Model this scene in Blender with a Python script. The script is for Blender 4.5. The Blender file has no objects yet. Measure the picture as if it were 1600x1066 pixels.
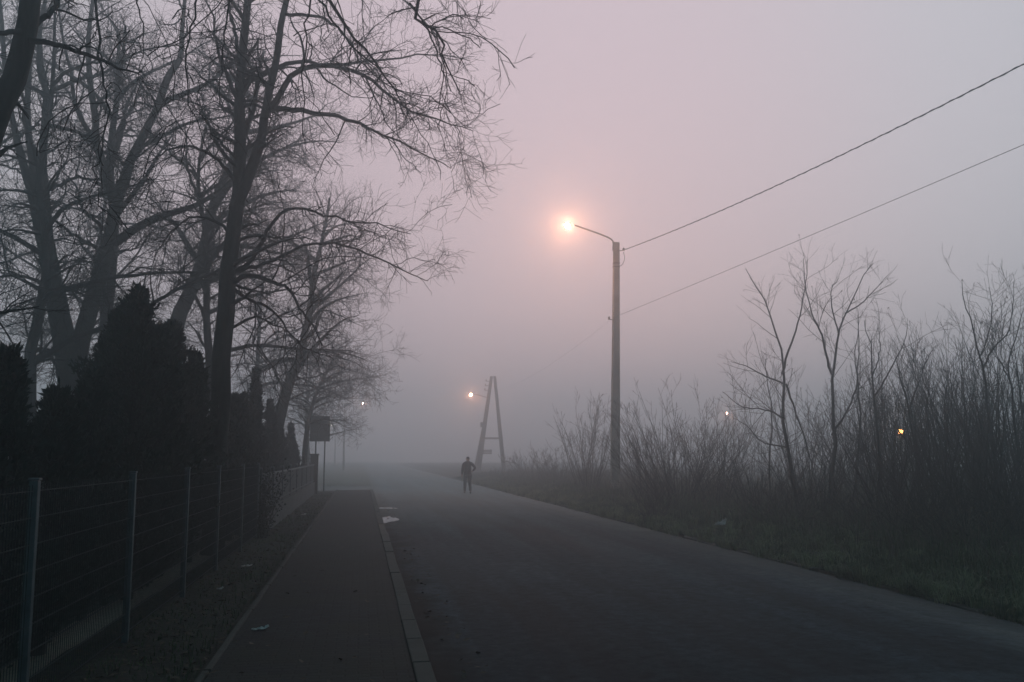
import bpy, bmesh, math, random
import numpy as np
from mathutils import Vector, Matrix

sc = bpy.context.scene
R = math.radians
# ------------------------------------------------------------------ camera
F = 1450.0                       # focal length in photo pixels (photo 1600 x 1066)
CAMZ = 1.8
PITCH = math.atan(179 / F)
YAW = math.atan(235 / F * math.cos(PITCH))
cam_d = bpy.data.cameras.new('camera')
cam_d.sensor_width = 36.0
cam_d.lens = F / 1600 * 36.0
cam_d.clip_start = 0.05
cam_d.clip_end = 3000
cam = bpy.data.objects.new('camera', cam_d)
sc.collection.objects.link(cam)
cam.location = (0, 0, CAMZ)
cam.rotation_euler = (math.pi / 2 + PITCH, 0, -YAW)
sc.camera = cam

# ------------------------------------------------------------------ world: overcast dusk sky
w = bpy.data.worlds.new('World')
sc.world = w
w.use_nodes = True
nt = w.node_tree
nt.nodes.clear()
out = nt.nodes.new('ShaderNodeOutputWorld')
bg = nt.nodes.new('ShaderNodeBackground')
tc = nt.nodes.new('ShaderNodeTexCoord')
nrm = nt.nodes.new('ShaderNodeVectorMath'); nrm.operation = 'NORMALIZE'
dot = nt.nodes.new('ShaderNodeVectorMath'); dot.operation = 'DOT_PRODUCT'
gaz, gel = R(7), R(17)           # the brighter, pinker part of the dusk sky, ahead above the road
dot.inputs[1].default_value = (math.sin(gaz) * math.cos(gel), math.cos(gaz) * math.cos(gel), math.sin(gel))
ramp = nt.nodes.new('ShaderNodeValToRGB')
cr = ramp.color_ramp
cr.interpolation = 'EASE'
cr.elements[0].position = 0.40; cr.elements[0].color = (0.035, 0.085, 0.115, 1)
cr.elements[1].position = 1.0; cr.elements[1].color = (0.59, 0.475, 0.53, 1)
e = cr.elements.new(0.70); e.color = (0.19, 0.335, 0.395, 1)
e = cr.elements.new(0.88); e.color = (0.525, 0.50, 0.55, 1)
sky = nt.nodes.new('ShaderNodeTexSky')
sky.sky_type = 'NISHITA'
sky.sun_disc = False
sky.sun_elevation = R(3)
sky.sun_rotation = R(20)
sky.air_density = 2.0
sky.dust_density = 4.0
skm = nt.nodes.new('ShaderNodeMixRGB'); skm.blend_type = 'MULTIPLY'; skm.inputs[0].default_value = 1.0
skm.inputs[2].default_value = (0.012, 0.012, 0.012, 1)
add = nt.nodes.new('ShaderNodeMixRGB'); add.blend_type = 'ADD'; add.inputs[0].default_value = 1.0
nt.links.new(tc.outputs['Generated'], nrm.inputs[0])
nt.links.new(nrm.outputs[0], dot.inputs[0])
nt.links.new(dot.outputs['Value'], ramp.inputs[0])
nt.links.new(sky.outputs[0], skm.inputs[1])
nt.links.new(ramp.outputs[0], add.inputs[1])
nt.links.new(skm.outputs[0], add.inputs[2])
nt.links.new(add.outputs[0], bg.inputs['Color'])
bg.inputs['Strength'].default_value = 1.16
nt.links.new(bg.outputs[0], out.inputs['Surface'])

# ------------------------------------------------------------------ exposure and sampling
sc.view_settings.view_transform = 'Standard'
sc.view_settings.look = 'None'
sc.view_settings.exposure = 0.0
sc.view_settings.gamma = 1.0
sc.view_settings.use_curve_mapping = False
cy = sc.cycles
cy.volume_bounces = 6
cy.max_bounces = 8
cy.diffuse_bounces = 2
cy.glossy_bounces = 2
cy.transmission_bounces = 2
cy.transparent_max_bounces = 8
cy.sample_clamp_indirect = 4.0
cy.sample_clamp_direct = 0.0
cy.use_denoising = True
cy.caustics_reflective = False
cy.caustics_refractive = False

HAZE_DENSITY = 0.0130
HAZE_TOP = 18.4

# ------------------------------------------------------------------ helpers
rng = np.random.default_rng(7)
random.seed(7)
col = sc.collection


def P(px, py, Y):
    """World point seen at photo pixel (px,py) on the plane y=Y."""
    sa, ca, sp, cp = math.sin(YAW), math.cos(YAW), math.sin(PITCH), math.cos(PITCH)
    f = np.array((sa * cp, ca * cp, sp)); r = np.array((ca, -sa, 0)); u = np.array((-sa * sp, -ca * sp, cp))
    d = f + r * (px - 800) / F + u * (533 - py) / F
    return np.array((0, 0, CAMZ)) + d * (Y / d[1])


def G(px, py, z=0.0):
    d = P(px, py, 1.0) - np.array((0, 0, CAMZ))
    return np.array((0, 0, CAMZ)) + d * ((z - CAMZ) / d[2])


class MB:
    """Collects quads and triangles, then links them as ONE mesh object."""
    def __init__(s):
        s.v = []; s.q = []; s.t = []; s.n = 0; s.smq = []; s.smt = []

    def add(s, v, q=None, t=None, smooth=False):
        v = np.asarray(v, float).reshape(-1, 3)
        s.v.append(v)
        if q is not None and len(q):
            q = np.asarray(q, int).reshape(-1, 4) + s.n
            s.q.append(q); s.smq.append(np.full(len(q), smooth))
        if t is not None and len(t):
            t = np.asarray(t, int).reshape(-1, 3) + s.n
            s.t.append(t); s.smt.append(np.full(len(t), smooth))
        s.n += len(v)
        return s

    def box(s, c, d, rz=0.0, taper=1.0):
        x, y, z = [k / 2 for k in d]
        v = []
        for sz in (-1, 1):
            k = 1.0 if sz < 0 else taper
            for sx, sy in ((-1, -1), (1, -1), (1, 1), (-1, 1)):
                a, b = sx * x * k, sy * y * k
                v.append((c[0] + a * math.cos(rz) - b * math.sin(rz), c[1] + a * math.sin(rz) + b * math.cos(rz), c[2] + sz * z))
        return s.add(v, [(0, 3, 2, 1), (4, 5, 6, 7), (0, 1, 5, 4), (1, 2, 6, 5), (2, 3, 7, 6), (3, 0, 4, 7)])

    def bar(s, a, b, wa, wb=None, da=None, db=None):
        """tapered rectangular bar from a to b"""
        a = np.array(a, float); b = np.array(b, float)
        wb = wa if wb is None else wb
        da = wa if da is None else da; db = (wb if da == wa else da) if db is None else db
        t = b - a; t /= np.linalg.norm(t)
        ref = np.array((1.0, 0, 0)) if abs(t[0]) < 0.8 else np.array((0, 0, 1.0))
        n = np.cross(t, ref); n /= np.linalg.norm(n); m = np.cross(n, t)
        v = []
        for p, ww, dd in ((a, wa, da), (b, wb, db)):
            for sx, sy in ((-1, -1), (1, -1), (1, 1), (-1, 1)):
                v.append(p + m * sx * ww / 2 + n * sy * dd / 2)
        return s.add(v, [(0, 3, 2, 1), (4, 5, 6, 7), (0, 1, 5, 4), (1, 2, 6, 5), (2, 3, 7, 6), (3, 0, 4, 7)])

    def tubes(s, Pt, Rd, S=5, cap=False):
        Pt = np.asarray(Pt, float); Rd = np.asarray(Rd, float)
        if Pt.ndim == 2: Pt = Pt[None]; Rd = Rd[None]
        N, K, _ = Pt.shape
        T = np.gradient(Pt, axis=1)
        T /= np.linalg.norm(T, axis=2, keepdims=True) + 1e-12
        m = np.abs(T).mean(1)
        ref = np.zeros((N, 3)); ref[np.arange(N), m.argmin(1)] = 1
        U = np.cross(T, ref[:, None, :]); U /= np.linalg.norm(U, axis=2, keepdims=True) + 1e-12
        V = np.cross(T, U)
        a = np.arange(S) * 2 * math.pi / S
        ring = (np.cos(a)[None, None, :, None] * U[:, :, None, :] + np.sin(a)[None, None, :, None] * V[:, :, None, :])
        vv = Pt[:, :, None, :] + ring * Rd[:, :, None, None]
        i = np.arange(N)[:, None, None] * K * S; k = np.arange(K - 1)[None, :, None] * S; j = np.arange(S)[None, None, :]
        j2 = (j + 1) % S
        q = np.stack([i + k + j, i + k + j2, i + k + S + j2, i + k + S + j], -1).reshape(-1, 4)
        t = None
        if cap and N == 1:
            t = [(0, jj + 1, jj) for jj in range(1, S - 1)] + [((K - 1) * S, (K - 1) * S + jj, (K - 1) * S + jj + 1) for jj in range(1, S - 1)]
        return s.add(vv.reshape(-1, 3), q, t, smooth=True)

    def lathe(s, prof, c=(0, 0, 0), S=16, M=None):
        n = len(prof); v = []
        for r, z in prof:
            for k in range(S):
                a = 2 * math.pi * k / S
                v.append((r * math.cos(a), r * math.sin(a), z))
        v = np.array(v)
        if M is not None: v = v @ np.array(M).T
        v = v + np.array(c)
        q = [(i * S + k, i * S + (k + 1) % S, (i + 1) * S + (k + 1) % S, (i + 1) * S + k) for i in range(n - 1) for k in range(S)]
        return s.add(v, q, smooth=True)

    def mesh(s, name):
        me = bpy.data.meshes.new(name)
        v = np.concatenate(s.v)
        q = np.concatenate(s.q) if s.q else np.zeros((0, 4), int)
        t = np.concatenate(s.t) if s.t else np.zeros((0, 3), int)
        me.vertices.add(len(v)); me.vertices.foreach_set('co', v.astype(np.float32).ravel())
        nl = q.size + t.size
        me.loops.add(nl); me.loops.foreach_set('vertex_index', np.concatenate([q.ravel(), t.ravel()]).astype(np.int32))
        npg = len(q) + len(t)
        me.polygons.add(npg)
        st = np.concatenate([np.arange(len(q)) * 4, q.size + np.arange(len(t)) * 3]).astype(np.int32)
        me.polygons.foreach_set('loop_start', st)
        sm = np.concatenate([np.concatenate(s.smq) if s.smq else np.zeros(0, bool), np.concatenate(s.smt) if s.smt else np.zeros(0, bool)])
        me.polygons.foreach_set('use_smooth', sm)
        me.update(calc_edges=True)
        me.validate()
        return me

    def build(s, name, m, parent=None, bevel=0.0):
        me = s.mesh(name)
        me.materials.append(m)
        o = bpy.data.objects.new(name, me)
        col.objects.link(o)
        if parent is not None:
            o.parent = parent
        if bevel:
            b = o.modifiers.new('bevel', 'BEVEL'); b.width = bevel; b.segments = 2; b.limit_method = 'ANGLE'
        return o


def tag(o, label=None, cat=None, group=None, kind=None):
    if label: o['label'] = label
    if cat: o['category'] = cat
    if group: o['group'] = group
    if kind: o['kind'] = kind
    return o


def thing(name, label, cat, loc=(0, 0, 0), group=None, rz=0.0):
    o = bpy.data.objects.new(name, None)
    o.empty_display_size = 0.3
    col.objects.link(o)
    o.location = loc; o.rotation_euler = (0, 0, rz)
    return tag(o, label, cat, group)


def rel(parent, pts):
    return np.asarray(pts, float) - np.array(parent.location)


# ------------------------------------------------------------------ materials
def new_mat(name):
    m = bpy.data.materials.new(name); m.use_nodes = True
    n = m.node_tree; n.nodes.clear()
    o = n.nodes.new('ShaderNodeOutputMaterial'); b = n.nodes.new('ShaderNodeBsdfPrincipled')
    n.links.new(b.outputs[0], o.inputs['Surface'])
    return m, n, b


def noise(n, vec, scale, detail=5, rough=0.6):
    t = n.nodes.new('ShaderNodeTexNoise'); t.inputs['Scale'].default_value = scale
    t.inputs['Detail'].default_value = detail; t.inputs['Roughness'].default_value = rough
    if vec is not None: n.links.new(vec, t.inputs['Vector'])
    return t.outputs['Fac']


def rampn(n, fac, stops):
    r = n.nodes.new('ShaderNodeValToRGB'); el = r.color_ramp.elements
    el[0].position, el[0].color = stops[0][0], (*stops[0][1], 1)
    el[1].position, el[1].color = stops[-1][0], (*stops[-1][1], 1)
    for p, c in stops[1:-1]:
        x = el.new(p); x.color = (*c, 1)
    n.links.new(fac, r.inputs[0])
    return r.outputs[0]


def mixc(n, fac, a, b, mode='MIX'):
    x = n.nodes.new('ShaderNodeMixRGB'); x.blend_type = mode
    for i, s in ((0, fac), (1, a), (2, b)):
        if hasattr(s, 'is_output'): n.links.new(s, x.inputs[i])
        else: x.inputs[i].default_value = s if i == 0 else (*s, 1)
    return x.outputs[0]


def bump(n, b, h, strength, dist=0.01):
    x = n.nodes.new('ShaderNodeBump'); x.inputs['Strength'].default_value = strength; x.inputs['Distance'].default_value = dist
    n.links.new(h, x.inputs['Height']); n.links.new(x.outputs[0], b.inputs['Normal'])


def mat(name, c1, c2=None, scale=6.0, rough=0.8, bmp=0.0, metallic=0.0, spec=0.5, stretch=None):
    m, n, b = new_mat(name)
    t = n.nodes.new('ShaderNodeTexCoord'); vec = t.outputs['Object']
    if stretch:
        mp = n.nodes.new('ShaderNodeMapping'); mp.inputs['Scale'].default_value = stretch
        n.links.new(vec, mp.inputs[0]); vec = mp.outputs[0]
    c2 = c2 or tuple(k * 0.6 for k in c1)
    f = noise(n, vec, scale)
    n.links.new(rampn(n, f, [(0.35, c2), (0.65, c1)]), b.inputs['Base Color'])
    b.inputs['Roughness'].default_value = rough; b.inputs['Metallic'].default_value = metallic
    b.inputs['Specular IOR Level'].default_value = spec
    if bmp: bump(n, b, noise(n, vec, scale * 4), bmp)
    return m


M = {}
M['bark'] = mat('bark', (0.040, 0.038, 0.034), (0.018, 0.018, 0.017), 5, 0.9, 0.6, stretch=(4, 4, 0.8))
M['mossy_bark'] = mat('mossy_bark', (0.040, 0.046, 0.032), (0.020, 0.021, 0.018), 5, 0.9, 0.6, stretch=(4, 4, 0.8))
M['twig'] = mat('twig', (0.040, 0.036, 0.032), (0.022, 0.020, 0.018), 3, 0.85)
M['shrub_twig'] = mat('shrub_twig', (0.070, 0.062, 0.055), (0.022, 0.021, 0.020), 3, 0.85)
M['needles'] = mat('needles', (0.030, 0.045, 0.030), (0.014, 0.022, 0.018), 1.5, 0.7)
M['dead_leaf'] = mat('dead_leaf', (0.10, 0.065, 0.035), (0.045, 0.032, 0.022), 9, 0.8)
M['grass'] = mat('grass', (0.115, 0.155, 0.065), (0.038, 0.060, 0.030), 2.6, 0.75)
M['pale_grass'] = mat('pale_grass', (0.30, 0.33, 0.17), (0.05, 0.075, 0.035), 1.8, 0.8)
M['weeds'] = mat('weeds', (0.20, 0.175, 0.125), (0.045, 0.040, 0.032), 3.5, 0.85)
M['concrete'] = mat('concrete', (0.26, 0.26, 0.245), (0.17, 0.175, 0.165), 2.2, 0.9, 0.4)
M['old_concrete'] = mat('old_concrete', (0.40, 0.40, 0.36), (0.27, 0.28, 0.24), 1.4, 0.9, 0.5)
M['dark_concrete'] = mat('dark_concrete', (0.13, 0.13, 0.12), (0.08, 0.085, 0.075), 1.4, 0.9, 0.5)
M['galv'] = mat('galvanised_steel', (0.15, 0.19, 0.20), (0.09, 0.12, 0.13), 8, 0.45, 0, 0.5)
M['wire'] = mat('fence_wire', (0.022, 0.034, 0.036), (0.014, 0.024, 0.026), 8, 0.5, 0, 0.3)
M['boards'] = mat('fence_boards', (0.075, 0.095, 0.10), (0.05, 0.068, 0.072), 3, 0.6, 0.2, stretch=(1, 1, 0.2))
M['plinth'] = mat('plinth', (0.13, 0.145, 0.145), (0.08, 0.09, 0.09), 2, 0.85, 0.4)
M['brickpillar'] = mat('pillar_render', (0.10, 0.10, 0.075), (0.055, 0.06, 0.05), 3, 0.9, 0.4)
M['signback'] = mat('sign_back', (0.055, 0.070, 0.066), (0.038, 0.05, 0.048), 2, 0.6)
M['steel'] = mat('dull_steel', (0.12, 0.12, 0.12), (0.07, 0.07, 0.07), 8, 0.5, 0, 0.6)
M['insul'] = mat('insulator_porcelain', (0.16, 0.10, 0.07), (0.10, 0.06, 0.045), 8, 0.3)
M['cable'] = mat('cable_rubber', (0.03, 0.03, 0.03), (0.02, 0.02, 0.02), 8, 0.6)
M['paper'] = mat('litter_paper', (0.70, 0.69, 0.65), (0.42, 0.40, 0.36), 14, 0.8)
M['skin'] = mat('skin', (0.42, 0.27, 0.20), (0.36, 0.22, 0.16), 9, 0.6)
M['jacket'] = mat('jacket_cloth', (0.030, 0.034, 0.038), (0.020, 0.023, 0.026), 9, 0.85, 0.3)
M['trousers'] = mat('trouser_cloth', (0.040, 0.055, 0.065), (0.028, 0.038, 0.046), 9, 0.9, 0.3)
M['shoe'] = mat('shoe_leather', (0.02, 0.02, 0.02), (0.012, 0.012, 0.012), 9, 0.5)
M['hair'] = mat('hair', (0.02, 0.017, 0.015), (0.012, 0.01, 0.009), 20, 0.6)
M['eye'] = mat('eye', (0.03, 0.02, 0.015), (0.7, 0.7, 0.68), 30, 0.2)


def emit(name, c, s):
    m, n, b = new_mat(name)
    b.inputs['Base Color'].default_value = (0.8, 0.8, 0.8, 1)
    b.inputs['Emission Color'].default_value = (*c, 1)
    b.inputs['Emission Strength'].default_value = s
    return m


SODIUM = (1.0, 0.40, 0.21)


def road_material():
    m, n, b = new_mat('asphalt')
    t = n.nodes.new('ShaderNodeTexCoord'); vec = t.outputs['Object']
    sx = n.nodes.new('ShaderNodeSeparateXYZ'); n.links.new(vec, sx.inputs[0])
    big = noise(n, vec, 0.35, 6, 0.65)
    fine = noise(n, vec, 55, 3, 0.7)
    grit = noise(n, vec, 7, 5, 0.85)
    mp = n.nodes.new('ShaderNodeMapping'); mp.inputs['Scale'].default_value = (1.1, 0.06, 1); n.links.new(vec, mp.inputs[0])
    streak = noise(n, mp.outputs[0], 1.0, 5, 0.6)
    c = rampn(n, big, [(0.3, (0.012, 0.0155, 0.019)), (0.7, (0.022, 0.026, 0.031))])
    c = mixc(n, 0.55, c, rampn(n, streak, [(0.3, (0.007, 0.0095, 0.012)), (0.7, (0.034, 0.039, 0.044))]))
    c = mixc(n, 0.75, c, rampn(n, fine, [(0.35, (0.25, 0.25, 0.25)), (0.65, (1.9, 1.9, 1.9))]), 'MULTIPLY')
    c = mixc(n, 0.6, c, rampn(n, grit, [(0.35, (0.42, 0.42, 0.42)), (0.65, (1.6, 1.6, 1.6))]), 'MULTIPLY')
    # tar-filled cracks
    vo = n.nodes.new('ShaderNodeTexVoronoi'); vo.feature = 'DISTANCE_TO_EDGE'; vo.inputs['Scale'].default_value = 0.22
    dis = n.nodes.new('ShaderNodeMixRGB'); dis.inputs[0].default_value = 0.35
    nz = n.nodes.new('ShaderNodeTexNoise'); nz.inputs['Scale'].default_value = 1.4; nz.inputs['Detail'].default_value = 5
    n.links.new(vec, nz.inputs['Vector']); n.links.new(vec, dis.inputs[1]); n.links.new(nz.outputs['Color'], dis.inputs[2])
    n.links.new(dis.outputs[0], vo.inputs['Vector'])
    ck = rampn(n, vo.outputs['Distance'], [(0.0, (0.45, 0.45, 0.45)), (0.008, (1, 1, 1))])
    c = mixc(n, 0.8, c, ck, 'MULTIPLY')
    # damp dirt collected along the left gutter, ragged inner edge
    eg = n.nodes.new('ShaderNodeMath'); eg.operation = 'MULTIPLY_ADD'; eg.inputs[1].default_value = 1.6
    n.links.new(noise(n, vec, 0.9, 6, 0.65), eg.inputs[0]); n.links.new(sx.outputs[0], eg.inputs[2])
    gut = rampn(n, eg.outputs[0], [(0.0, (0, 0, 0)), (1.0, (1, 1, 1))])
    mr = n.nodes.new('ShaderNodeMapRange'); mr.inputs[1].default_value = 1.45; mr.inputs[2].default_value = 1.85
    n.links.new(eg.outputs[0], mr.inputs[0])
    c = mixc(n, mr.outputs[0], (0.011, 0.011, 0.010), c)
    # pale sandy dust along the right edge
    mr2 = n.nodes.new('ShaderNodeMapRange'); mr2.inputs[1].default_value = 6.7; mr2.inputs[2].default_value = 7.5
    n.links.new(eg.outputs[0], mr2.inputs[0])
    c = mixc(n, mr2.outputs[0], c, mixc(n, grit, (0.08, 0.078, 0.072), (0.19, 0.185, 0.17)))
    # squared repair patches of newer, darker asphalt
    pm = n.nodes.new('ShaderNodeMapping'); pm.inputs['Scale'].default_value = (0.42, 0.16, 1); pm.inputs['Location'].default_value = (0.3, 0.55, 0); n.links.new(vec, pm.inputs[0])
    pv_ = n.nodes.new('ShaderNodeTexVoronoi'); pv_.distance = 'CHEBYCHEV'; pv_.inputs['Scale'].default_value = 1.0; n.links.new(pm.outputs[0], pv_.inputs['Vector'])
    ps = n.nodes.new('ShaderNodeSeparateXYZ'); n.links.new(pv_.outputs['Color'], ps.inputs[0])
    c = mixc(n, 0.8, c, rampn(n, ps.outputs[0], [(0.30, (0.45, 0.45, 0.47)), (0.34, (1, 1, 1)), (0.78, (1, 1, 1)), (0.82, (1.55, 1.53, 1.5))]), 'MULTIPLY')
    # fog brightness painted into the colour: asphalt pales with distance
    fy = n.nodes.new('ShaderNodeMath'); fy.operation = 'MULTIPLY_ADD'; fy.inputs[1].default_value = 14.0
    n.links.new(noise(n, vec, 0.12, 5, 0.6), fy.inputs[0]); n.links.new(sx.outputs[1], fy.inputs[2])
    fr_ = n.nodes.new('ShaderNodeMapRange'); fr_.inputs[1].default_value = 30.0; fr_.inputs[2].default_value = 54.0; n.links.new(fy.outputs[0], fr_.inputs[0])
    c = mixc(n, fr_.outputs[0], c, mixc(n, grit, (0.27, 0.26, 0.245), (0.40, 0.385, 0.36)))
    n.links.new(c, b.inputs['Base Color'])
    shw = n.nodes.new('ShaderNodeMixRGB'); shw.blend_type = 'MULTIPLY'; shw.inputs[0].default_value = 1.0
    n.links.new(rampn(n, grit, [(0.3, (0.06, 0.06, 0.06)), (0.7, (0.60, 0.60, 0.60))]), shw.inputs[1])
    n.links.new(rampn(n, streak, [(0.3, (0.12, 0.12, 0.12)), (0.7, (1.2, 1.2, 1.2))]), shw.inputs[2])
    sg = n.nodes.new('ShaderNodeMath'); sg.operation = 'MULTIPLY'; n.links.new(shw.outputs[0], sg.inputs[0]); n.links.new(mr.outputs[0], sg.inputs[1])
    n.links.new(sg.outputs[0], b.inputs['Sheen Weight'])
    rr = n.nodes.new('ShaderNodeMapRange'); rr.inputs[1].default_value = 0.3; rr.inputs[2].default_value = 0.7
    rr.inputs[3].default_value = 0.75; rr.inputs[4].default_value = 0.9
    b.inputs['Specular IOR Level'].default_value = 0.10
    b.inputs['Sheen Roughness'].default_value = 0.25; b.inputs['Sheen Tint'].default_value = (0.70, 0.88, 1.0, 1)
    n.links.new(streak, rr.inputs[0]); n.links.new(rr.outputs[0], b.inputs['Roughness'])
    hs = n.nodes.new('ShaderNodeMath'); hs.operation = 'ADD'; n.links.new(fine, hs.inputs[0]); n.links.new(grit, hs.inputs[1])
    bump(n, b, hs.outputs[0], 0.4, 0.008)
    return m


def paver_material():
    m, n, b = new_mat('pavers')
    t = n.nodes.new('ShaderNodeTexCoord'); vec = t.outputs['Object']
    br = n.nodes.new('ShaderNodeTexBrick')
    br.inputs['Scale'].default_value = 1.0
    br.inputs['Brick Width'].default_value = 0.20; br.inputs['Row Height'].default_value = 0.10
    br.inputs['Mortar Size'].default_value = 0.010; br.inputs['Mortar Smooth'].default_value = 0.4
    br.inputs['Color1'].default_value = (0.026, 0.036, 0.038, 1); br.inputs['Color2'].default_value = (0.008, 0.012, 0.014, 1)
    br.inputs['Mortar'].default_value = (0.004, 0.005, 0.004, 1)
    n.links.new(vec, br.inputs['Vector'])
    moss = rampn(n, noise(n, vec, 0.8, 6, 0.7), [(0.45, (0, 0, 0)), (0.62, (1, 1, 1))])
    c = mixc(n, 0.75, br.outputs['Color'], rampn(n, noise(n, vec, 22, 4, 0.7), [(0.3, (0.5, 0.5, 0.5)), (0.7, (1.35, 1.35, 1.35))]), 'MULTIPLY')
    mk = n.nodes.new('ShaderNodeMath'); mk.operation = 'MULTIPLY'; mk.inputs[1].default_value = 0.6
    n.links.new(moss, mk.inputs[0])
    c = mixc(n, mk.outputs[0], c, (0.022, 0.030, 0.016))
    st = rampn(n, noise(n, vec, 0.35, 4, 0.6), [(0.35, (0.6, 0.6, 0.62)), (0.7, (1.1, 1.1, 1.1))])
    c = mixc(n, 0.9, c, st, 'MULTIPLY')
    n.links.new(c, b.inputs['Base Color'])
    b.inputs['Roughness'].default_value = 0.8; b.inputs['Specular IOR Level'].default_value = 0.2
    h = n.nodes.new('ShaderNodeMath'); h.operation = 'MULTIPLY_ADD'; h.inputs[1].default_value = -1.0
    n.links.new(br.outputs['Fac'], h.inputs[0]); n.links.new(noise(n, vec, 30, 4), h.inputs[2])
    bump(n, b, h.outputs[0], 0.5, 0.01)
    return m


def soil_material(name, c1, c2, c3):
    m, n, b = new_mat(name)
    t = n.nodes.new('ShaderNodeTexCoord'); vec = t.outputs['Object']
    c = rampn(n, noise(n, vec, 0.5, 8, 0.7), [(0.3, c2), (0.5, c1), (0.7, c3)])
    c = mixc(n, 0.8, c, rampn(n, noise(n, vec, 18, 4, 0.7), [(0.3, (0.4, 0.4, 0.4)), (0.7, (1.4, 1.4, 1.4))]), 'MULTIPLY')
    n.links.new(c, b.inputs['Base Color']); b.inputs['Roughness'].default_value = 0.95
    b.inputs['Specular IOR Level'].default_value = 0.2
    b.inputs['Sheen Weight'].default_value = 0.08; b.inputs['Sheen Roughness'].default_value = 0.25
    bump(n, b, noise(n, vec, 12, 6, 0.7), 0.8, 0.04)
    return m


M['road'] = road_material()
M['pavers'] = paver_material()
M['soil'] = soil_material('leafy_soil', (0.030, 0.028, 0.020), (0.018, 0.017, 0.013), (0.034, 0.038, 0.022))
M['field'] = soil_material('rough_grass_soil', (0.040, 0.046, 0.026), (0.026, 0.028, 0.018), (0.060, 0.056, 0.036))
M['hazed_field'] = soil_material('hazed_grass_field', (0.30, 0.28, 0.22), (0.22, 0.21, 0.16), (0.38, 0.35, 0.28))  # pale colour stands in for fog brightness over the far ground


def kerb_material():
    m, n, b = new_mat('kerb_concrete')
    t = n.nodes.new('ShaderNodeTexCoord'); vec = t.outputs['Object']
    c = rampn(n, noise(n, vec, 4, 6, 0.7), [(0.3, (0.022, 0.028, 0.022)), (0.7, (0.055, 0.060, 0.053))])
    c = mixc(n, 0.7, c, rampn(n, noise(n, vec, 0.7, 5, 0.7), [(0.4, (0.45, 0.52, 0.38)), (0.6, (1.1, 1.1, 1.05))]), 'MULTIPLY')
    n.links.new(c, b.inputs['Base Color']); b.inputs['Roughness'].default_value = 0.85
    bump(n, b, noise(n, vec, 25, 5), 0.4, 0.008)
    return m


M['kerb'] = kerb_material()
_m, _n, _b = new_mat('puddle_water')
_b.inputs['Base Color'].default_value = (0.012, 0.013, 0.013, 1); _b.inputs['Roughness'].default_value = 0.12; _b.inputs['Specular IOR Level'].default_value = 0.12
_b.inputs['IOR'].default_value = 1.33
M['water'] = _m

# ------------------------------------------------------------------ the setting
ROAD_L, ROAD_R = 0.62, 7.03       # carriageway edges (m right of the camera)
WALK_L, WALK_R = -1.16, 0.44
FENCE_X = -2.2
SIDE0, SIDE1 = 49.0, 57.0         # side street on the left


def vn(x, y, s=1.0, seed=0):      # cheap smooth value noise
    return (np.sin(x * 1.7 * s + seed) * np.cos(y * 1.3 * s + seed * 2.1) + 0.5 * np.sin(x * 3.9 * s + y * 2.3 * s + seed) + 0.3 * np.sin(y * 5.7 * s - x * 4.1 * s)) / 1.8


def sheet(name, xs, ys, zf, m, kind='structure'):
    X, Y = np.meshgrid(xs, ys); Z = zf(X, Y)
    b = MB(); nx = len(xs)
    i = np.arange(len(ys) - 1)[:, None] * nx + np.arange(nx - 1)[None]
    b.add(np.stack([X, Y, Z], -1), np.stack([i, i + 1, i + 1 + nx, i + nx], -1), smooth=True)
    return tag(b.build(name, m), kind=kind)


sheet('ground', np.array([-275, -120, -40, 0, 40, 120, 275.]), np.array([-275, -100, -20, 0, 50, 120, 275.]), lambda x, y: x * 0 - 0.06, M['hazed_field'])


def road_z(x, y):
    return 0.035 * np.clip(1 - ((x - 3.95) / 3.3) ** 2, -0.3, 1) + 0.006 * vn(x, y, 0.5)


ys_near = np.concatenate([np.arange(-8, 60, 0.5), np.arange(60, 274, 6)])
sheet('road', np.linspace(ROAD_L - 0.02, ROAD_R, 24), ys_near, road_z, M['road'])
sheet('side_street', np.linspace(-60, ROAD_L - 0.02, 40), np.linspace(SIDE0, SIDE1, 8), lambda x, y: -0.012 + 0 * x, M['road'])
# right-hand verge, rising gently into rough land
def verge_z(x, y):
    t = np.clip((x - 7.15) / 2.5, 0, 1)
    return 0.02 + 0.22 * t * t * (3 - 2 * t) + 0.06 * t * vn(x, y, 0.8, 1.0) + 0.03 * np.clip(x - 7.2, 0, 1) * vn(x, y, 3.0, 2.0)


sheet('verge', np.concatenate([np.arange(7.15, 14, 0.25), np.arange(14, 60, 1.5)]), np.concatenate([np.arange(-8, 50, 0.4), np.arange(50, 200, 4)]), verge_z, M['field'])
# left strip of soil between pavement and fence, and the garden behind
def soil_z(x, y):
    return 0.03 + 0.03 * vn(x, y, 1.6, 3.0)


sheet('soil_strip', np.linspace(-2.6, WALK_L - 0.06, 10), np.arange(-8, SIDE0 + 0.01, 0.4), soil_z, M['soil'])
sheet('garden_ground', np.concatenate([np.arange(-60, -12, 4.0), np.arange(-12, -2.5, 0.6)]), np.arange(-8, SIDE0 + 0.01, 1.0), lambda x, y: 0.0 + 0.05 * vn(x, y, 0.6, 5.0), M['soil'])
sheet('far_left_ground', np.linspace(-60, ROAD_L - 0.02, 20), np.linspace(SIDE1 + 0.02, 270, 50), lambda x, y: 0.03 + 0.05 * vn(x, y, 0.3, 5.0), M['hazed_field'])
# pavement
sheet('pavement', np.linspace(WALK_L, WALK_R, 10), np.arange(-8, SIDE0 - 0.6, 0.5), lambda x, y: 0.085 + 0.006 * vn(x, y, 0.9, 4.0), M['pavers'])


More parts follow.
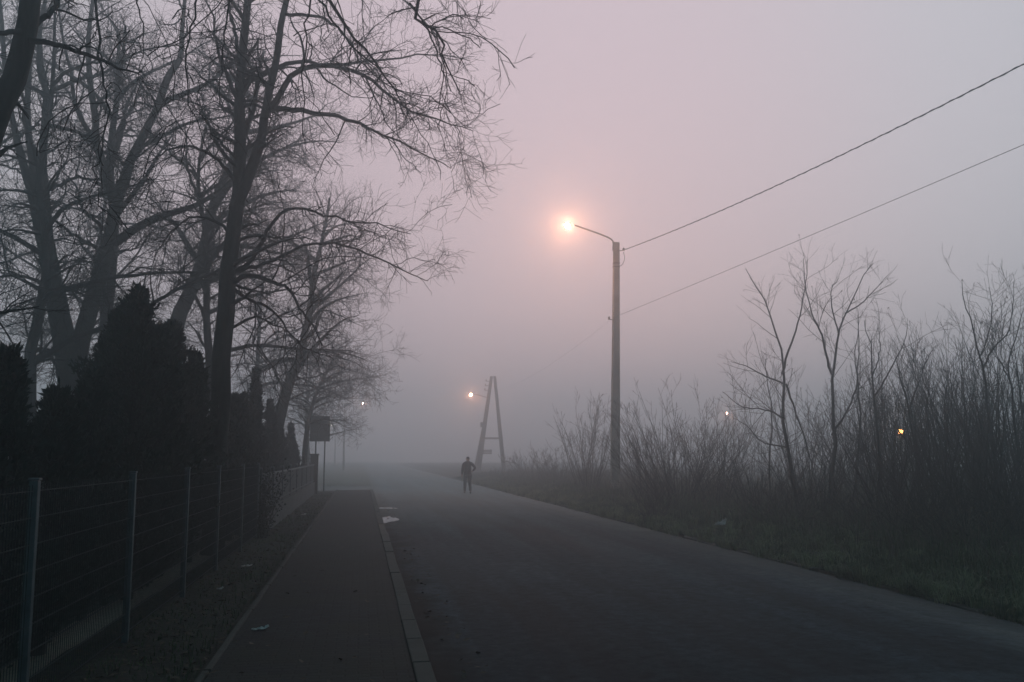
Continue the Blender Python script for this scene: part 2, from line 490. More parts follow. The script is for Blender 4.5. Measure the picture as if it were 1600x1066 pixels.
def kerb_row(name, x0, x1, y0, y1, ztop, step, jit, m, skip=0.0, kind='structure'):
    b = MB(); y = y0; r = random.Random(hash(name) % 1000 + 3)
    r = random.Random(len(name))
    while y < y1 - 0.05:
        L = min(step, y1 - y)
        if r.random() >= skip:
            dx, dz = r.uniform(-jit, jit), r.uniform(-jit, jit) * 0.8
            b.box(((x0 + x1) / 2 + dx, y + L / 2, (ztop + dz - 0.25) / 2), (x1 - x0, L - 0.008, ztop + dz + 0.25))
        y += step
    return tag(b.build(name, m, bevel=0.012), kind=kind)


kerb_row('kerb', WALK_R + 0.005, ROAD_L - 0.025, -8, SIDE0 - 0.6, 0.105, 1.0, 0.008, M['kerb'])
kerb_row('pavement_edging', WALK_L - 0.065, WALK_L - 0.005, -8, SIDE0 - 0.6, 0.10, 1.0, 0.008, M['kerb'])
kerb_row('verge_kerb', ROAD_R + 0.005, ROAD_R + 0.11, -8, 120, 0.035, 1.0, 0.02, M['kerb'], skip=0.45)
#kerb_row('far_kerb', ROAD_L - 0.17, ROAD_L - 0.025, SIDE1 + 1.0, 150, 0.09, 1.0, 0.008, M['kerb'])


def puddle(cx, cy, rx, ry, seed):
    b = MB(); r = np.random.default_rng(seed); n = 90
    a = np.arange(n) * 2 * math.pi / n
    rad = 1 + 0.22 * np.sin(2 * a + seed) + 0.18 * np.sin(3 * a + 2 * seed) + 0.12 * np.sin(5 * a + seed) + 0.08 * np.sin(9 * a + 3 * seed)
    x = np.maximum(cx + rx * rad * np.cos(a), ROAD_L + 0.0); y = cy + ry * rad * np.sin(a)
    z = float(np.max(road_z(x, y))) + 0.006
    v = np.concatenate([[[x.mean(), y.mean(), z]], np.stack([x, y, np.full(n, z)], 1)])
    b.add(v, None, [(0, 1 + i, 1 + (i + 1) % n) for i in range(n)])
    return tag(b.build('puddle', M['water']), kind='structure')


puddle(0.80, 26.8, 0.19, 1.35, 1)
puddle(0.90, 32.4, 0.28, 0.5, 2)

# haze: the fog itself
b = MB(); b.box((0, 0, (HAZE_TOP - 1.2) / 2), (560, 560, HAZE_TOP + 1.2))
hz_m = bpy.data.materials.new('haze'); hz_m.use_nodes = True
n = hz_m.node_tree; n.nodes.clear()
ho = n.nodes.new('ShaderNodeOutputMaterial'); pv = n.nodes.new('ShaderNodeVolumePrincipled')
pv.inputs['Color'].default_value = (0.855, 0.92, 0.94, 1)
pv.inputs['Density'].default_value = HAZE_DENSITY
pv.inputs['Anisotropy'].default_value = 0.84
try: pv.inputs['Density Attribute'].default_value = ''
except Exception: pass
n.links.new(pv.outputs[0], ho.inputs['Volume'])
try: hz_m.cycles.homogeneous_volume = True
except Exception: pass
tag(b.build('haze', hz_m), kind='stuff')

# ------------------------------------------------------------------ branches
def resample(pts, K):
    pts = np.asarray(pts, float)
    n = len(pts)
    q = np.concatenate([[2 * pts[0] - pts[1]], pts, [2 * pts[-1] - pts[-2]]])
    t = np.linspace(0, n - 1 - 1e-6, K); i = t.astype(int); f = (t - i)[:, None]
    p0, p1, p2, p3 = q[i], q[i + 1], q[i + 2], q[i + 3]
    return 0.5 * (2 * p1 + (p2 - p0) * f + (2 * p0 - 5 * p1 + 4 * p2 - p3) * f ** 2 + (3 * p1 - p0 - 3 * p2 + p3) * f ** 3)


def grow(S, D, L, R0, K, wig, trop, rend, r):
    N = len(S); Pt = np.empty((N, K, 3)); Pt[:, 0] = S
    D = D / (np.linalg.norm(D, axis=1, keepdims=True) + 1e-9)
    step = (L / (K - 1))[:, None]
    for k in range(1, K):
        tr = trop[0] + (trop[1] - trop[0]) * k / (K - 1)
        D = D + wig * r.normal(size=(N, 3)); D[:, 2] += tr
        D /= np.linalg.norm(D, axis=1, keepdims=True) + 1e-9
        Pt[:, k] = Pt[:, k - 1] + D * step
    u = np.linspace(0, 1, K)[None]
    Rd = R0[:, None] * (1 - u) + np.minimum(rend, R0)[:, None] * u if np.ndim(rend) else R0[:, None] * (1 - u) + rend * u
    return Pt, Rd


def plen(Pt): return np.linalg.norm(np.diff(Pt, axis=1), axis=2).sum(1)


def sprout(Pt, Rd, per_m, t0, ang, lenr, rfac, rmax, r, up=0.0, tippow=0.5, maxn=None, minlen=0.0):
    """children along given branches; lenr is a (lo,hi) length in metres"""
    L = plen(Pt); N, K, _ = Pt.shape
    M_ = int(per_m * L.sum() * (1 - t0))
    if maxn: M_ = min(M_, maxn)
    idx = r.choice(N, M_, p=L / L.sum())
    t = t0 + (1 - t0) * r.random(M_) ** 0.8
    x = t * (K - 1) * 0.9999; i = x.astype(int); f = (x - i)[:, None]
    S = Pt[idx, i] * (1 - f) + Pt[idx, i + 1] * f
    T = Pt[idx, i + 1] - Pt[idx, i]; T /= np.linalg.norm(T, axis=1, keepdims=True) + 1e-9
    pr = Rd[idx, i] * (1 - f[:, 0]) + Rd[idx, i + 1] * f[:, 0]
    A = r.normal(size=(M_, 3)); A -= (A * T).sum(1, keepdims=True) * T; A /= np.linalg.norm(A, axis=1, keepdims=True) + 1e-9
    a = np.radians(r.uniform(ang[0], ang[1], M_))[:, None]
    D = T * np.cos(a) + A * np.sin(a); D[:, 2] += up
    ln = r.uniform(lenr[0], lenr[1], M_) * (1 - tippow * t)
    R0 = np.minimum(pr * rfac, rmax) * r.uniform(0.7, 1.0, M_)
    return S, D, ln, R0


def limb_arrays(limbs, K, jitter, r, thick=9.0):
    Pt = np.empty((len(limbs), K, 3)); Rd = np.empty((len(limbs), K))
    for n_, (pts, r0, r1) in enumerate(limbs):
        q = resample(pts, K)
        L = np.linalg.norm(np.diff(q, axis=0), axis=1).sum()
        wob = r.normal(size=(K, 3)) * jitter * (0.22 if r0 > thick else 1.0) * L / K; wob[0] = 0
        Pt[n_] = q + wob
        u = np.linspace(0, 1, K); Rd[n_] = r0 + (r1 - r0) * u ** 0.85
    return Pt, Rd


def tree(name, label, base, limbs, group=None, seed=1, spec=None, bark='bark', cat='tree', lv=(1.1, 3.2, 7.5), lens=((1.2, 3.2), (0.45, 1.4), (0.15, 0.55)),
         trops=((0.05, -0.02), (0.02, 0.0), (0.03, 0.03)), extra=None, spur=0.25, twig_r=0.003, caps=(260, 3200, 26000)):
    """limbs: list of (points, r0, r1, is_trunk)"""
    r = np.random.default_rng(seed)
    root = thing(name, label, cat, base, group)
    tb = MB(); cb = MB()
    LP, LR = limb_arrays([(rel(root, p), a, b_) for p, a, b_ in limbs], 22, 0.10, r, 0.07)
    big = LR[:, 0] > 0.05
    tb.tubes(LP, LR, 9)
    S = sprout(LP, LR, lv[0], 0.18, (35, 75), lens[0], 0.6, 0.05, r, 0.05, 0.45, caps[0])
    P1, R1 = grow(*S, 9, 0.20, trops[0], 0.006, r)
    cb.tubes(P1, R1, 5)
    allP = P1; allR = R1
    # second order springs from the first order and from the thin ends of limbs
    thin = [k for k in range(len(LR)) if LR[k, -1] < 0.04]
    S = sprout(P1, R1, lv[1], 0.1, (30, 70), lens[1], 0.65, 0.014, r, 0.03, 0.4, caps[1])
    P2, R2 = grow(*S, 6, 0.22, trops[1], 0.0035, r)
    cb.tubes(P2, R2, 3)
    if thin:
        S = sprout(LP[thin], LR[thin], lv[1] * 1.2, 0.45, (30, 75), lens[1], 0.65, 0.016, r, 0.03, 0.3, caps[1])
        P3, R3 = grow(*S, 6, 0.2, trops[1], 0.0035, r)
        cb.tubes(P3, R3, 3)
        P2 = np.concatenate([P2, P3]); R2 = np.concatenate([R2, R3])
    S = sprout(P2, R2, lv[2], 0.1, (25, 65), lens[2], 0.8, 0.006, r, 0.02, 0.35, caps[2])
    P4, R4 = grow(*S, 4, 0.22, trops[2], twig_r * 0.8, r)
    cb.tubes(P4, np.maximum(R4, twig_r * 0.8), 3)
    tb.build('trunk', M[bark], root)
    cb.build('crown', M['twig'], root)
    return root


def px_limb(pts, Y0, Y1, r0px, r1px):
    """limb traced over the photo, running from depth Y0 to depth Y1"""
    n_ = len(pts)
    q = [P(p[0], p[1], Y0 + (Y1 - Y0) * i / (n_ - 1)) for i, p in enumerate(pts)]
    return (q, r0px * Y0 / F, r1px * Y1 / F)


# ---- T0: near tree at the left edge, its crown hanging over the street
L0 = []
base0 = np.array((-4.75, 9.0, 0.0))
tr0 = [base0, (-4.75, 9.0, 1.2), P(-85, 480, 9), P(-40, 300, 9), P(-6, 195, 9), P(27, 100, 9), P(47, 0, 9), P(70, -150, 9), P(110, -380, 9.2), P(170, -640, 9.4), P(240, -900, 9.6)]
L0.append((tr0, 0.17, 0.05))
L0.append(px_limb([(50, 45), (75, 22), (105, -12), (150, -80), (200, -200), (230, -350)], 9, 10.5, 5, 1.5))
L0.append(px_limb([(35, 62), (70, 66), (110, 78), (155, 92), (190, 108), (222, 114)], 9, 8.4, 5.5, 1.0))
L0.append(px_limb([(40, 50), (0, 52), (-60, 60), (-120, 90)], 9, 8, 5, 1.5))
L0.append(px_limb([(66, -120), (180, -230), (330, -270), (500, -210), (620, -90), (640, 5), (672, 45), (693, 95), (717, 150)], 9, 9.6, 8, 0.7))
L0.append(px_limb([(640, 5), (665, 40), (687, 95), (697, 140), (683, 200)], 9.45, 9.2, 1.8, 0.6))
L0.append(px_limb([(60, -80), (170, -160), (320, -160), (440, -80), (510, -10), (555, 55), (600, 120), (640, 170)], 9, 10, 7, 0.7))
L0.append(px_limb([(440, -80), (490, -20), (525, 40), (575, 95), (632, 132)], 9.7, 8.8, 2.6, 0.6))
L0.append(px_limb([(75, -170), (200, -330), (380, -380), (540, -300), (625, -170), (690, -50), (715, 10)], 9, 11, 8, 0.6))
L0.append(px_limb([(170, -160), (152, -60), (149, 10), (156, 80), (166, 140), (170, 172), (158, 230), (148, 270), (140, 320)], 9.1, 8.3, 2.8, 0.5))
L0.append(px_limb([(320, -160), (312, -50), (306, 10), (291, 70), (289, 150), (308, 188), (322, 235)], 9.5, 8.8, 2.4, 0.5))
L0.append(px_limb([(380, -120), (362, -20), (352, 50), (347, 110), (345, 165)], 9.6, 9.2, 2.2, 0.5))
L0.append(px_limb([(500, -210), (490, -60), (482, 30), (474, 110), (470, 190), (480, 240)], 9.5, 9.6, 2.2, 0.5))
L0.append(px_limb([(250, -160), (220, -60), (215, 0), (225, 60), (215, 130)], 9.2, 9.4, 2.2, 0.5))
tree('bare_tree', 'dark bare tree leaning into the top left corner with twigs drooping over the street', base0, L0, 'bare trees behind the fences', 11,
     lv=(1.6, 4.5, 8.0), lens=((0.5, 1.6), (0.25, 0.8), (0.1, 0.35)), trops=((-0.06, -0.16), (-0.03, -0.06), (0.0, 0.0)), caps=(150, 1500, 9000), twig_r=0.0026)

# ---- T1: the tall twin-stemmed tree in the middle of the row
Y1 = 18.0
b1 = P(338, 700, Y1); b1[2] = 0
L1 = [([b1, P(340, 700, Y1), P(346, 600, Y1), P(353, 470, Y1), P(362, 385, Y1), P(371, 310, Y1), P(374, 240, Y1), P(374, 160, Y1), P(378, 100, Y1), P(385, 25, Y1), P(393, -80, Y1), P(402, -240, Y1), P(406, -330, Y1)], 0.22, 0.035)]
L1.append(px_limb([(366, 330), (385, 283), (400, 245), (410, 205), (418, 160), (432, 90), (447, 0), (458, -100), (470, -220), (480, -320)], Y1, Y1 - 0.6, 10.5, 2.2))
L1.append(px_limb([(377, 220), (388, 192), (398, 160), (405, 120), (402, 60)], Y1, Y1 + 1.0, 5, 1))
L1.append(px_limb([(410, 200), (438, 140), (478, 108), (520, 103), (560, 115), (600, 142), (640, 172), (690, 190), (742, 206)], Y1 - .1, Y1 - 2.5, 5.5, 0.6))
L1.append(px_limb([(376, 138), (408, 116), (440, 104), (480, 99), (525, 101), (570, 96), (620, 92), (680, 84), (735, 96)], Y1, Y1 + 1.5, 5, 0.6))
L1.append(px_limb([(420, 170), (458, 172), (500, 178), (540, 186), (572, 200), (612, 216), (655, 238), (705, 264)], Y1 - .2, Y1 - 1.2, 5, 0.6))
L1.append(px_limb([(446, 22), (478, 24), (510, 32), (540, 54), (562, 92), (600, 130), (660, 160)], Y1 - .4, Y1 - 1.5, 3.0, 0.6))
L1.append(px_limb([(452, -40), (500, -70), (560, -60), (620, -10), (680, 50), (730, 110)], Y1 - .4, Y1 + 0.6, 4.0, 0.6))
L1.append(px_limb([(358, 445), (390, 429), (420, 440), (450, 451), (468, 480), (490, 512), (506, 545)], Y1, Y1 - 1.5, 4.5, 0.6))
L1.append(px_limb([(362, 430), (395, 405), (418, 362), (450, 328), (492, 330), (540, 345), (590, 350), (642, 366)], Y1, Y1 - 0.8, 4, 0.6))
L1.append(px_limb([(362, 425), (400, 418), (440, 400), (490, 382), (540, 385), (590, 402), (640, 428), (668, 440)], Y1, Y1 + 1.2, 3.6, 0.6))
L1.append(px_limb([(360, 450), (395, 470), (430, 490), (470, 540), (520, 560)], Y1, Y1 + 1.0, 3.2, 0.6))
L1.append(px_limb([(372, 160), (356, 120), (338, 70), (330, 20), (300, -40)], Y1, Y1 - 1.0, 4, 0.7))
L1.append(px_limb([(376, 100), (366, 50), (352, -10), (340, -80)], Y1, Y1 + 1.4, 4, 0.7))
L1.append(px_limb([(372, 290), (340, 250), (300, 230), (262, 235), (225, 260)], Y1, Y1 - 1.2, 3.4, 0.6))
L1.append(px_limb([(366, 370), (335, 345), (300, 340), (270, 360), (240, 400)], Y1, Y1 + 1.0, 3.0, 0.6))
tree('bare_tree', 'tall dark bare tree with two straight stems rising from one trunk behind the fence', b1, L1, 'bare trees behind the fences', 21,
     lv=(2.9, 6.0, 9.0), lens=((0.8, 2.4), (0.35, 1.1), (0.15, 0.5)), trops=((0.0, -0.05), (0.0, -0.02), (0.02, 0.02)), caps=(330, 3500, 22000), twig_r=0.0036)

# ---- T2: big forked tree, far left, pale with fog
Y2 = 27.0
b2 = P(112, 640, Y2); b2[2] = 0
L2 = [([b2, P(112, 640, Y2), P(108, 575, Y2), P(97, 515, Y2), P(86, 460, Y2), P(75, 400, Y2), P(66, 360, Y2), P(58, 325, Y2)], 0.40, 0.19)]
L2.append(px_limb([(60, 335), (46, 290), (32, 240), (20, 190), (8, 110), (2, 20), (-8, -40)], Y2, Y2 - 1, 8, 2))
L2.append(px_limb([(60, 335), (52, 270), (44, 205), (43, 140), (50, 60), (60, -10), (64, -45)], Y2, Y2 + 1, 7, 2))
L2.append(px_limb([(77, 405), (72, 330), (66, 255), (70, 190), (72, 145), (62, 108), (62, 50), (75, -20), (77, -45)], Y2, Y2 - .5, 8.5, 2))
L2.append(px_limb([(112, 610), (126, 530), (150, 445), (168, 385), (178, 335), (190, 290), (210, 240), (235, 190), (252, 163), (290, 145), (332, 126), (370, 90)], Y2, Y2 + 1.5, 15, 2))
L2.append(px_limb([(180, 320), (164, 265), (151, 225), (148, 180), (140, 125), (138, 60), (146, -10), (148, -45)], Y2 + .4, Y2, 8, 2))
L2.append(px_limb([(178, 380), (220, 352), (262, 335), (302, 322), (340, 300), (372, 275), (420, 262)], Y2 + .3, Y2 - 1, 7.5, 1.2))
L2.append(px_limb([(245, 172), (262, 122), (281, 90), (285, 40), (290, -10), (296, -45)], Y2 + .8, Y2, 7, 1.5))
L2.append(px_limb([(215, 232), (250, 215), (300, 190), (340, 185), (400, 170)], Y2 + .8, Y2 + 2, 4, 0.7))
L2.append(px_limb([(150, 225), (120, 170), (110, 110), (95, 40), (92, -40)], Y2, Y2 + 2, 4.5, 1))
L2.append(px_limb([(86, 460), (60, 440), (20, 430), (-30, 440)], Y2, Y2 - 1.5, 4, 0.8))
L2.append(px_limb([(172, 370), (150, 345), (128, 325), (118, 290), (90, 260)], Y2, Y2 - 1.5, 3.5, 0.8))
L2.append(px_limb([(165, 395), (120, 370), (60, 330), (0, 320)], Y2, Y2 - 2.5, 3.5, 0.7))
L2.append(px_limb([(66, 150), (120, 125), (160, 115), (220, 80), (280, 70)], Y2, Y2 - 2, 4, 0.8))
tree('bare_tree', 'massive grey bare tree with a trunk forking into a wide V at the left', b2, L2, 'bare trees behind the fences', 31,
     lv=(2.6, 5.0, 7.0), lens=((1.0, 3.2), (0.5, 1.6), (0.2, 0.7)), caps=(420, 4500, 26000), twig_r=0.0042, bark='mossy_bark')

# ---- further trees of the row
def auto_tree(name, label, x, y, h, lean, seed, spread=0.45, r0=0.22, fork=0.3, nl=6, right=0, lv=(2.5, 4.6, 6.5), caps=(340, 3800, 20000), twig=0.005, bark='bark', group='bare trees behind the fences', trunk_px=None, reach=1.0):
    r = np.random.default_rng(seed)
    base = np.array((x, y, 0.0))
    if trunk_px:
        tr = [base] + [P(a, b_, y) for a, b_ in trunk_px]
    else:
        tr = [base + np.array((lean * h * t * t + 0.25 * r.normal() * (t > 0.1), 0.3 * r.normal() * (t > 0.1), h * t)) for t in np.linspace(0, 1, 7)]
    limbs = [(tr, r0, r0 * 0.15)]
    q = resample(tr, 40)
    for k in range(nl):
        t = fork + (0.92 - fork) * (k + 0.5 * r.random()) / nl
        s = q[int(t * 39)]
        a = k * 2.4 + r.uniform(-0.5, 0.5)
        if right and k % 2 == 0: a = r.uniform(-0.9, 0.5)
        L = reach * h * r.uniform(0.35, 0.6) * (1.15 - 0.6 * t)
        d = np.array((math.cos(a) * spread, math.sin(a) * spread, 0.62 * r.uniform(0.5, 1.2)))
        pts = [s]; p = s.copy()
        for j in range(6):
            d = d + r.normal(size=3) * 0.10 + np.array((0, 0, -0.09))
            d /= np.linalg.norm(d); p = p + d * L / 6; pts.append(p)
        limbs.append((pts, r0 * 0.5 * (1 - 0.5 * t), 0.012))
    return tree(name, label, base, limbs, group, seed, lv=lv, caps=caps, twig_r=twig, bark=bark,
                lens=((1.0, 3.0), (0.5, 1.6), (0.2, 0.75)), trops=((0.02, -0.05), (0.0, -0.02), (0.02, 0.02)))


def gx(px, Y): return P(px, 712, Y)[0]


auto_tree('bare_tree', 'grey bare trunk standing close behind the right arm of the big forked tree', gx(160, 31), 31, 13.5, 0.0, 41, r0=0.28, nl=8, fork=0.5,
          trunk_px=[(161, 600), (165, 500), (172, 430), (178, 350), (172, 250), (180, 170), (190, 100), (196, 40)])
auto_tree('bare_tree', 'pale bare tree with a slanting trunk seen just left of the twin-stemmed tree', gx(256, 33), 33, 12.0, 0.1, 42, r0=0.34, nl=10, fork=0.30, right=1,
          trunk_px=[(262, 620), (272, 520), (290, 470), (311, 425), (322, 370), (331, 330), (346, 288), (372, 235), (388, 195), (402, 130), (412, 80)])
auto_tree('bare_tree', 'grey bare tree leaning right above the far end of the board fence', gx(424, 36), 36, 10.5, 0.1, 43, r0=0.30, nl=12, fork=0.42, right=1, spread=0.6, reach=0.75,
          trunk_px=[(428, 700), (440, 640), (455, 592), (470, 550), (482, 495), (490, 430), (505, 370), (515, 310)], bark='mossy_bark')
auto_tree('bare_tree', 'small spreading bare tree reaching over the square sign', gx(474, 45), 45, 5.8, 0.05, 44, r0=0.16, nl=10, fork=0.35, right=1, spread=0.8, reach=0.6, twig=0.006,
          trunk_px=[(478, 690), (484, 650), (496, 610), (512, 580), (520, 560)])
far = [(-8.0, 24, 13, 45, 'slender bare tree in the garden behind the left conifers'),
       (-12.5, 29, 14, 46, 'foggy bare tree with a dense crown at the left edge beyond the forked tree'),
       (-10.5, 38, 14, 47, 'faint bare tree deep in the garden behind the slanting trunk'),
       (-5.2, 45, 12, 48, 'faint bare tree beyond the leaning tree by the board fence'),
       (-17.5, 42, 14, 49, 'very faint bare tree farthest back on the left'),
       (-5.0, 29, 12.5, 50, 'bare tree behind the twin-stemmed tree, its crown spreading to the right'),
       (-3.6, 64, 10, 51, 'ghostly bare tree beyond the side street near the far lamp')]
for x, y, h, sd, lb in far:
    auto_tree('bare_tree', lb, x, y, h, 0.02, sd, r0=0.2, nl=11, fork=0.40 if sd == 50 else 0.28, reach=0.7 if sd == 50 else 1.0, spread=0.8, right=1 if sd in (48, 50) else 0, twig=0.0052 if y < 40 else 0.007)

# ------------------------------------------------------------------ conifers behind the fence
def conifer(label, x, y, h, r, seed, n=170, loose=0.0, name='conifer'):
    rr = np.random.default_rng(seed)
    x = min(x, -2.30 - r * 0.9); h = h * 0.91
    root = thing(name, label, 'conifer', (x, y, 0.0), 'conifers behind the fence')
    tb = MB(); tb.tubes(np.array([(0, 0, -0.05), (0, 0, h * 0.5), (0.02, 0.01, h * 0.97)]), np.array((0.08, 0.05, 0.008)), 7)
    n = int(n * h / 3)
    t = rr.random(n) ** 0.9 * 0.97
    S = np.stack([np.zeros(n), np.zeros(n), t * h], 1)
    a = rr.random(n) * 2 * math.pi
    prof = np.clip((1 - t) ** 0.95 * (0.72 + 0.28 * np.clip(t / 0.2, 0, 1)), 0.06, 1)
    L = r * prof * rr.uniform(0.75, 1.15 + loose, n) * (1 + 0.12 * np.sin(a * 3 + t * 9))
    up = rr.uniform(0.35, 0.9, n) + t
    D = np.stack([np.cos(a), np.sin(a), up], 1)
    L = L * np.sqrt(1 + up ** 2) * 0.95
    BP, BR = grow(S, D, L, np.full(n, 0.012), 7, 0.06, (0.02, 0.10), 0.004, rr)
    tb.tubes(BP, BR, 3)
    tb.build('trunk', M['bark'], root)
    # flat scale-leaf sprays along each branch
    m = 70
    k = n * m
    idx = np.repeat(np.arange(n), m); tt = 0.25 + 0.75 * rr.random(k) ** 0.7
    xx = tt * 5.999; i = xx.astype(int); f = (xx - i)[:, None]
    C = BP[idx, i] * (1 - f) + BP[idx, i + 1] * f
    T = BP[idx, i + 1] - BP[idx, i]; T /= np.linalg.norm(T, axis=1, keepdims=True) + 1e-9
    C = C + rr.normal(size=(k, 3)) * 0.028
    d = T + rr.normal(size=(k, 3)) * 0.55; d[:, 2] += 0.25; d /= np.linalg.norm(d, axis=1, keepdims=True)
    s = np.cross(d, rr.normal(size=(k, 3))); s /= np.linalg.norm(s, axis=1, keepdims=True)
    ln = rr.uniform(0.05, 0.13, k)[:, None]; wd = rr.uniform(0.008, 0.022, k)[:, None]
    v = np.stack([C - s * wd * 0.3, C + d * ln * 0.55 - s * wd, C + d * ln, C + d * ln * 0.5 + s * wd], 1)
    cb = MB(); cb.add(v, np.arange(k * 4).reshape(-1, 4))
    cb.build('crown', M['needles'], root)
    return root


conifer('narrow dark conifer at the left edge of the picture', gx(4, 8.6), 8.6, 2.95, 0.62, 61)
conifer('low dark conifer second from the left edge with a pointed tip', gx(86, 10.2), 10.2, 2.8, 0.70, 62)
conifer('low rounded dark conifer filling the gap before the tallest conifer', gx(138, 11.5), 11.5, 3.0, 0.75, 63)
conifer('tallest dark conifer with feathery loose shoots at its top', gx(232, 13.2), 13.2, 4.5, 0.85, 64, 210, 0.6)
conifer('broad dark conifer with ragged twigs left of the twin-stemmed tree', gx(276, 14.6), 14.6, 4.1, 0.85, 65, 190, 0.2)
conifer('dark conifer hiding the left side of the twin-stemmed trunk', gx(300, 17.3), 17.3, 4.0, 0.75, 66, 190, 0.3)
conifer('dark feathery conifer on the left flank of the tallest conifer', gx(176, 14.0), 14.0, 4.3, 0.85, 79, 200, 0.5)
conifer('tall blue grey conifer just right of the twin-stemmed tree', gx(396, 26), 26, 4.6, 0.55, 67, 230)
conifer('low conifer behind the near end of the board fence', gx(420, 30), 30, 3.9, 0.6, 68)
conifer('misty conifer behind the far end of the board fence', gx(436, 34), 34, 3.2, 0.6, 69)
conifer('small misty conifer next to the fence pillar', gx(456, 38.5), 38.5, 3.4, 0.6, 70)
conifer('dark conifer filling the hedge just left of the twin-stemmed tree', gx(262, 16.5), 16.5, 4.5, 0.8, 73, 200, 0.4)
conifer('dark conifer right against the foot of the twin-stemmed tree, on its right', gx(362, 21.5), 21.5, 3.5, 0.6, 74, 200)
conifer('broad low conifer filling the hedge behind the tallest conifer', gx(180, 15.5), 15.5, 3.4, 1.0, 75, 200)
conifer('slim conifer behind the seam where the two fences meet', gx(380, 23), 23, 3.6, 0.6, 76, 200)
conifer('misty low conifer midway along the board fence', gx(430, 32), 32, 3.0, 0.7, 77)
conifer('last and mistiest conifer, almost hidden behind the fence pillar', gx(470, 41), 41, 2.9, 0.7, 78)
conifer('low dark conifer behind the second and third fence posts', gx(175, 9.6), 9.6, 2.0, 0.75, 71)
conifer('low dark conifer between the third and fifth fence posts', gx(300, 13.0), 13.0, 2.1, 0.75, 72)

# ------------------------------------------------------------------ shrubs and saplings on the right
def shrub(label, x, y, h, wd, seed, ns=40, name='bare_shrub', group='bare shrubs on the verge', lean=0.0, cat='shrub', side=2.8, tw=4.0, mt='shrub_twig', tr=0.0035):
    r = np.random.default_rng(seed)
    z = float(verge_z(np.array(x), np.array(y)))
    root = thing(name, label, cat, (x, y, z), group)
    b_ = MB()
    a = r.random(ns) * 2 * math.pi; q = np.sqrt(r.random(ns))
    S = np.stack([q * np.cos(a) * wd * 0.20, q * np.sin(a) * wd * 0.20, np.full(ns, -0.05)], 1)
    D = np.stack([q * np.cos(a) * wd / h * 0.95 + lean, q * np.sin(a) * wd / h * 0.95, np.ones(ns)], 1) + r.normal(size=(ns, 3)) * 0.05
    L = h * r.uniform(0.6, 1.08, ns) * (1.05 - 0.25 * q)
    P0, R0 = grow(S, D, L, r.uniform(0.008, 0.020, ns) * h / 4, 11, 0.055, (0.0, 0.03), tr, r)
    b_.tubes(P0, R0, 5)
    b_.build('stems', M[mt], root)
    c = MB()
    s1 = sprout(P0, R0, side, 0.12, (18, 55), (0.4, 1.5), 0.6, 0.007, r, 0.25, 0.5, 1400)
    P1_, R1_ = grow(*s1, 6, 0.10, (0.05, 0.03), tr, r)
    c.tubes(P1_, R1_, 3)
    s2 = sprout(P1_, R1_, tw, 0.1, (20, 55), (0.12, 0.5), 0.8, 0.004, r, 0.15, 0.3, 6000)
    P2_, R2_ = grow(*s2, 4, 0.12, (0.03, 0.03), tr * 0.75, r)
    c.tubes(P2_, np.maximum(R2_, tr * 0.75), 3)
    c.build('twigs', M[mt], root)
    return root


def sapling(label, trunk_px, Y, r0px, seed, limbs_px=(), leaves=9, lv=(3.2, 5.0), name='young_bare_tree', dY=0.0):
    r = np.random.default_rng(seed)
    base = P(trunk_px[0][0], trunk_px[0][1], Y); base[2] = float(verge_z(np.array(base[0]), np.array(Y)))
    root = thing(name, label, 'young tree', base, 'young bare trees on the verge')
    limbs = [px_limb(trunk_px, Y, Y + dY, r0px, 0.5)]
    limbs[0] = ([base - np.array((0, 0, 0.06))] + list(limbs[0][0]), r0px * Y / F, 0.5 * Y / F)
    for k, (pp, rp) in enumerate(limbs_px):
        limbs.append(px_limb(pp, Y + dY * 0.3, Y + (1.2 if k % 2 else -1.2), rp, 0.4))
    LP, LR = limb_arrays([(rel(root, p), a, b2_) for p, a, b2_ in limbs], 16, 0.06, r)
    tb = MB(); tb.tubes(LP, LR, 7); tb.build('trunk', M['bark'], root)
    c = MB()
    s1 = sprout(LP, LR, lv[0], 0.12, (35, 60), (0.6, 1.9), 0.55, 0.011, r, 0.2, 0.55, 260)
    P1_, R1_ = grow(*s1, 8, 0.09, (0.03, 0.02), 0.004, r); c.tubes(P1_, R1_, 4)
    s2 = sprout(P1_, R1_, lv[1], 0.1, (25, 60), (0.2, 0.9), 0.75, 0.006, r, 0.15, 0.4, 2200)
    P2_, R2_ = grow(*s2, 5, 0.12, (0.03, 0.02), 0.0032, r); c.tubes(P2_, R2_, 3)
    s3 = sprout(P2_, R2_, 2.0, 0.2, (25, 60), (0.08, 0.3), 0.8, 0.004, r, 0.1, 0.3, 3600)
    P3_, R3_ = grow(*s3, 3, 0.1, (0.02, 0.02), 0.003, r); c.tubes(P3_, R3_, 3)
    c.build('crown', M['shrub_twig'], root)
    if leaves:
        b_ = MB()
        tips = P2_[r.choice(len(P2_), leaves), -1]
        for t_ in tips:
            d = np.array((r.normal() * 0.3, r.normal() * 0.3, -1.0)); d /= np.linalg.norm(d)
            s_ = np.cross(d, r.normal(size=3)); s_ /= np.linalg.norm(s_); ln, wd_ = r.uniform(0.05, 0.10), r.uniform(0.010, 0.018)
            b_.add([t_, t_ + d * ln * .4 - s_ * wd_, t_ + d * ln, t_ + d * ln * .5 + s_ * wd_], [(0, 1, 2, 3)])
        b_.build('withered_leaves', M['dead_leaf'], root)
    return root


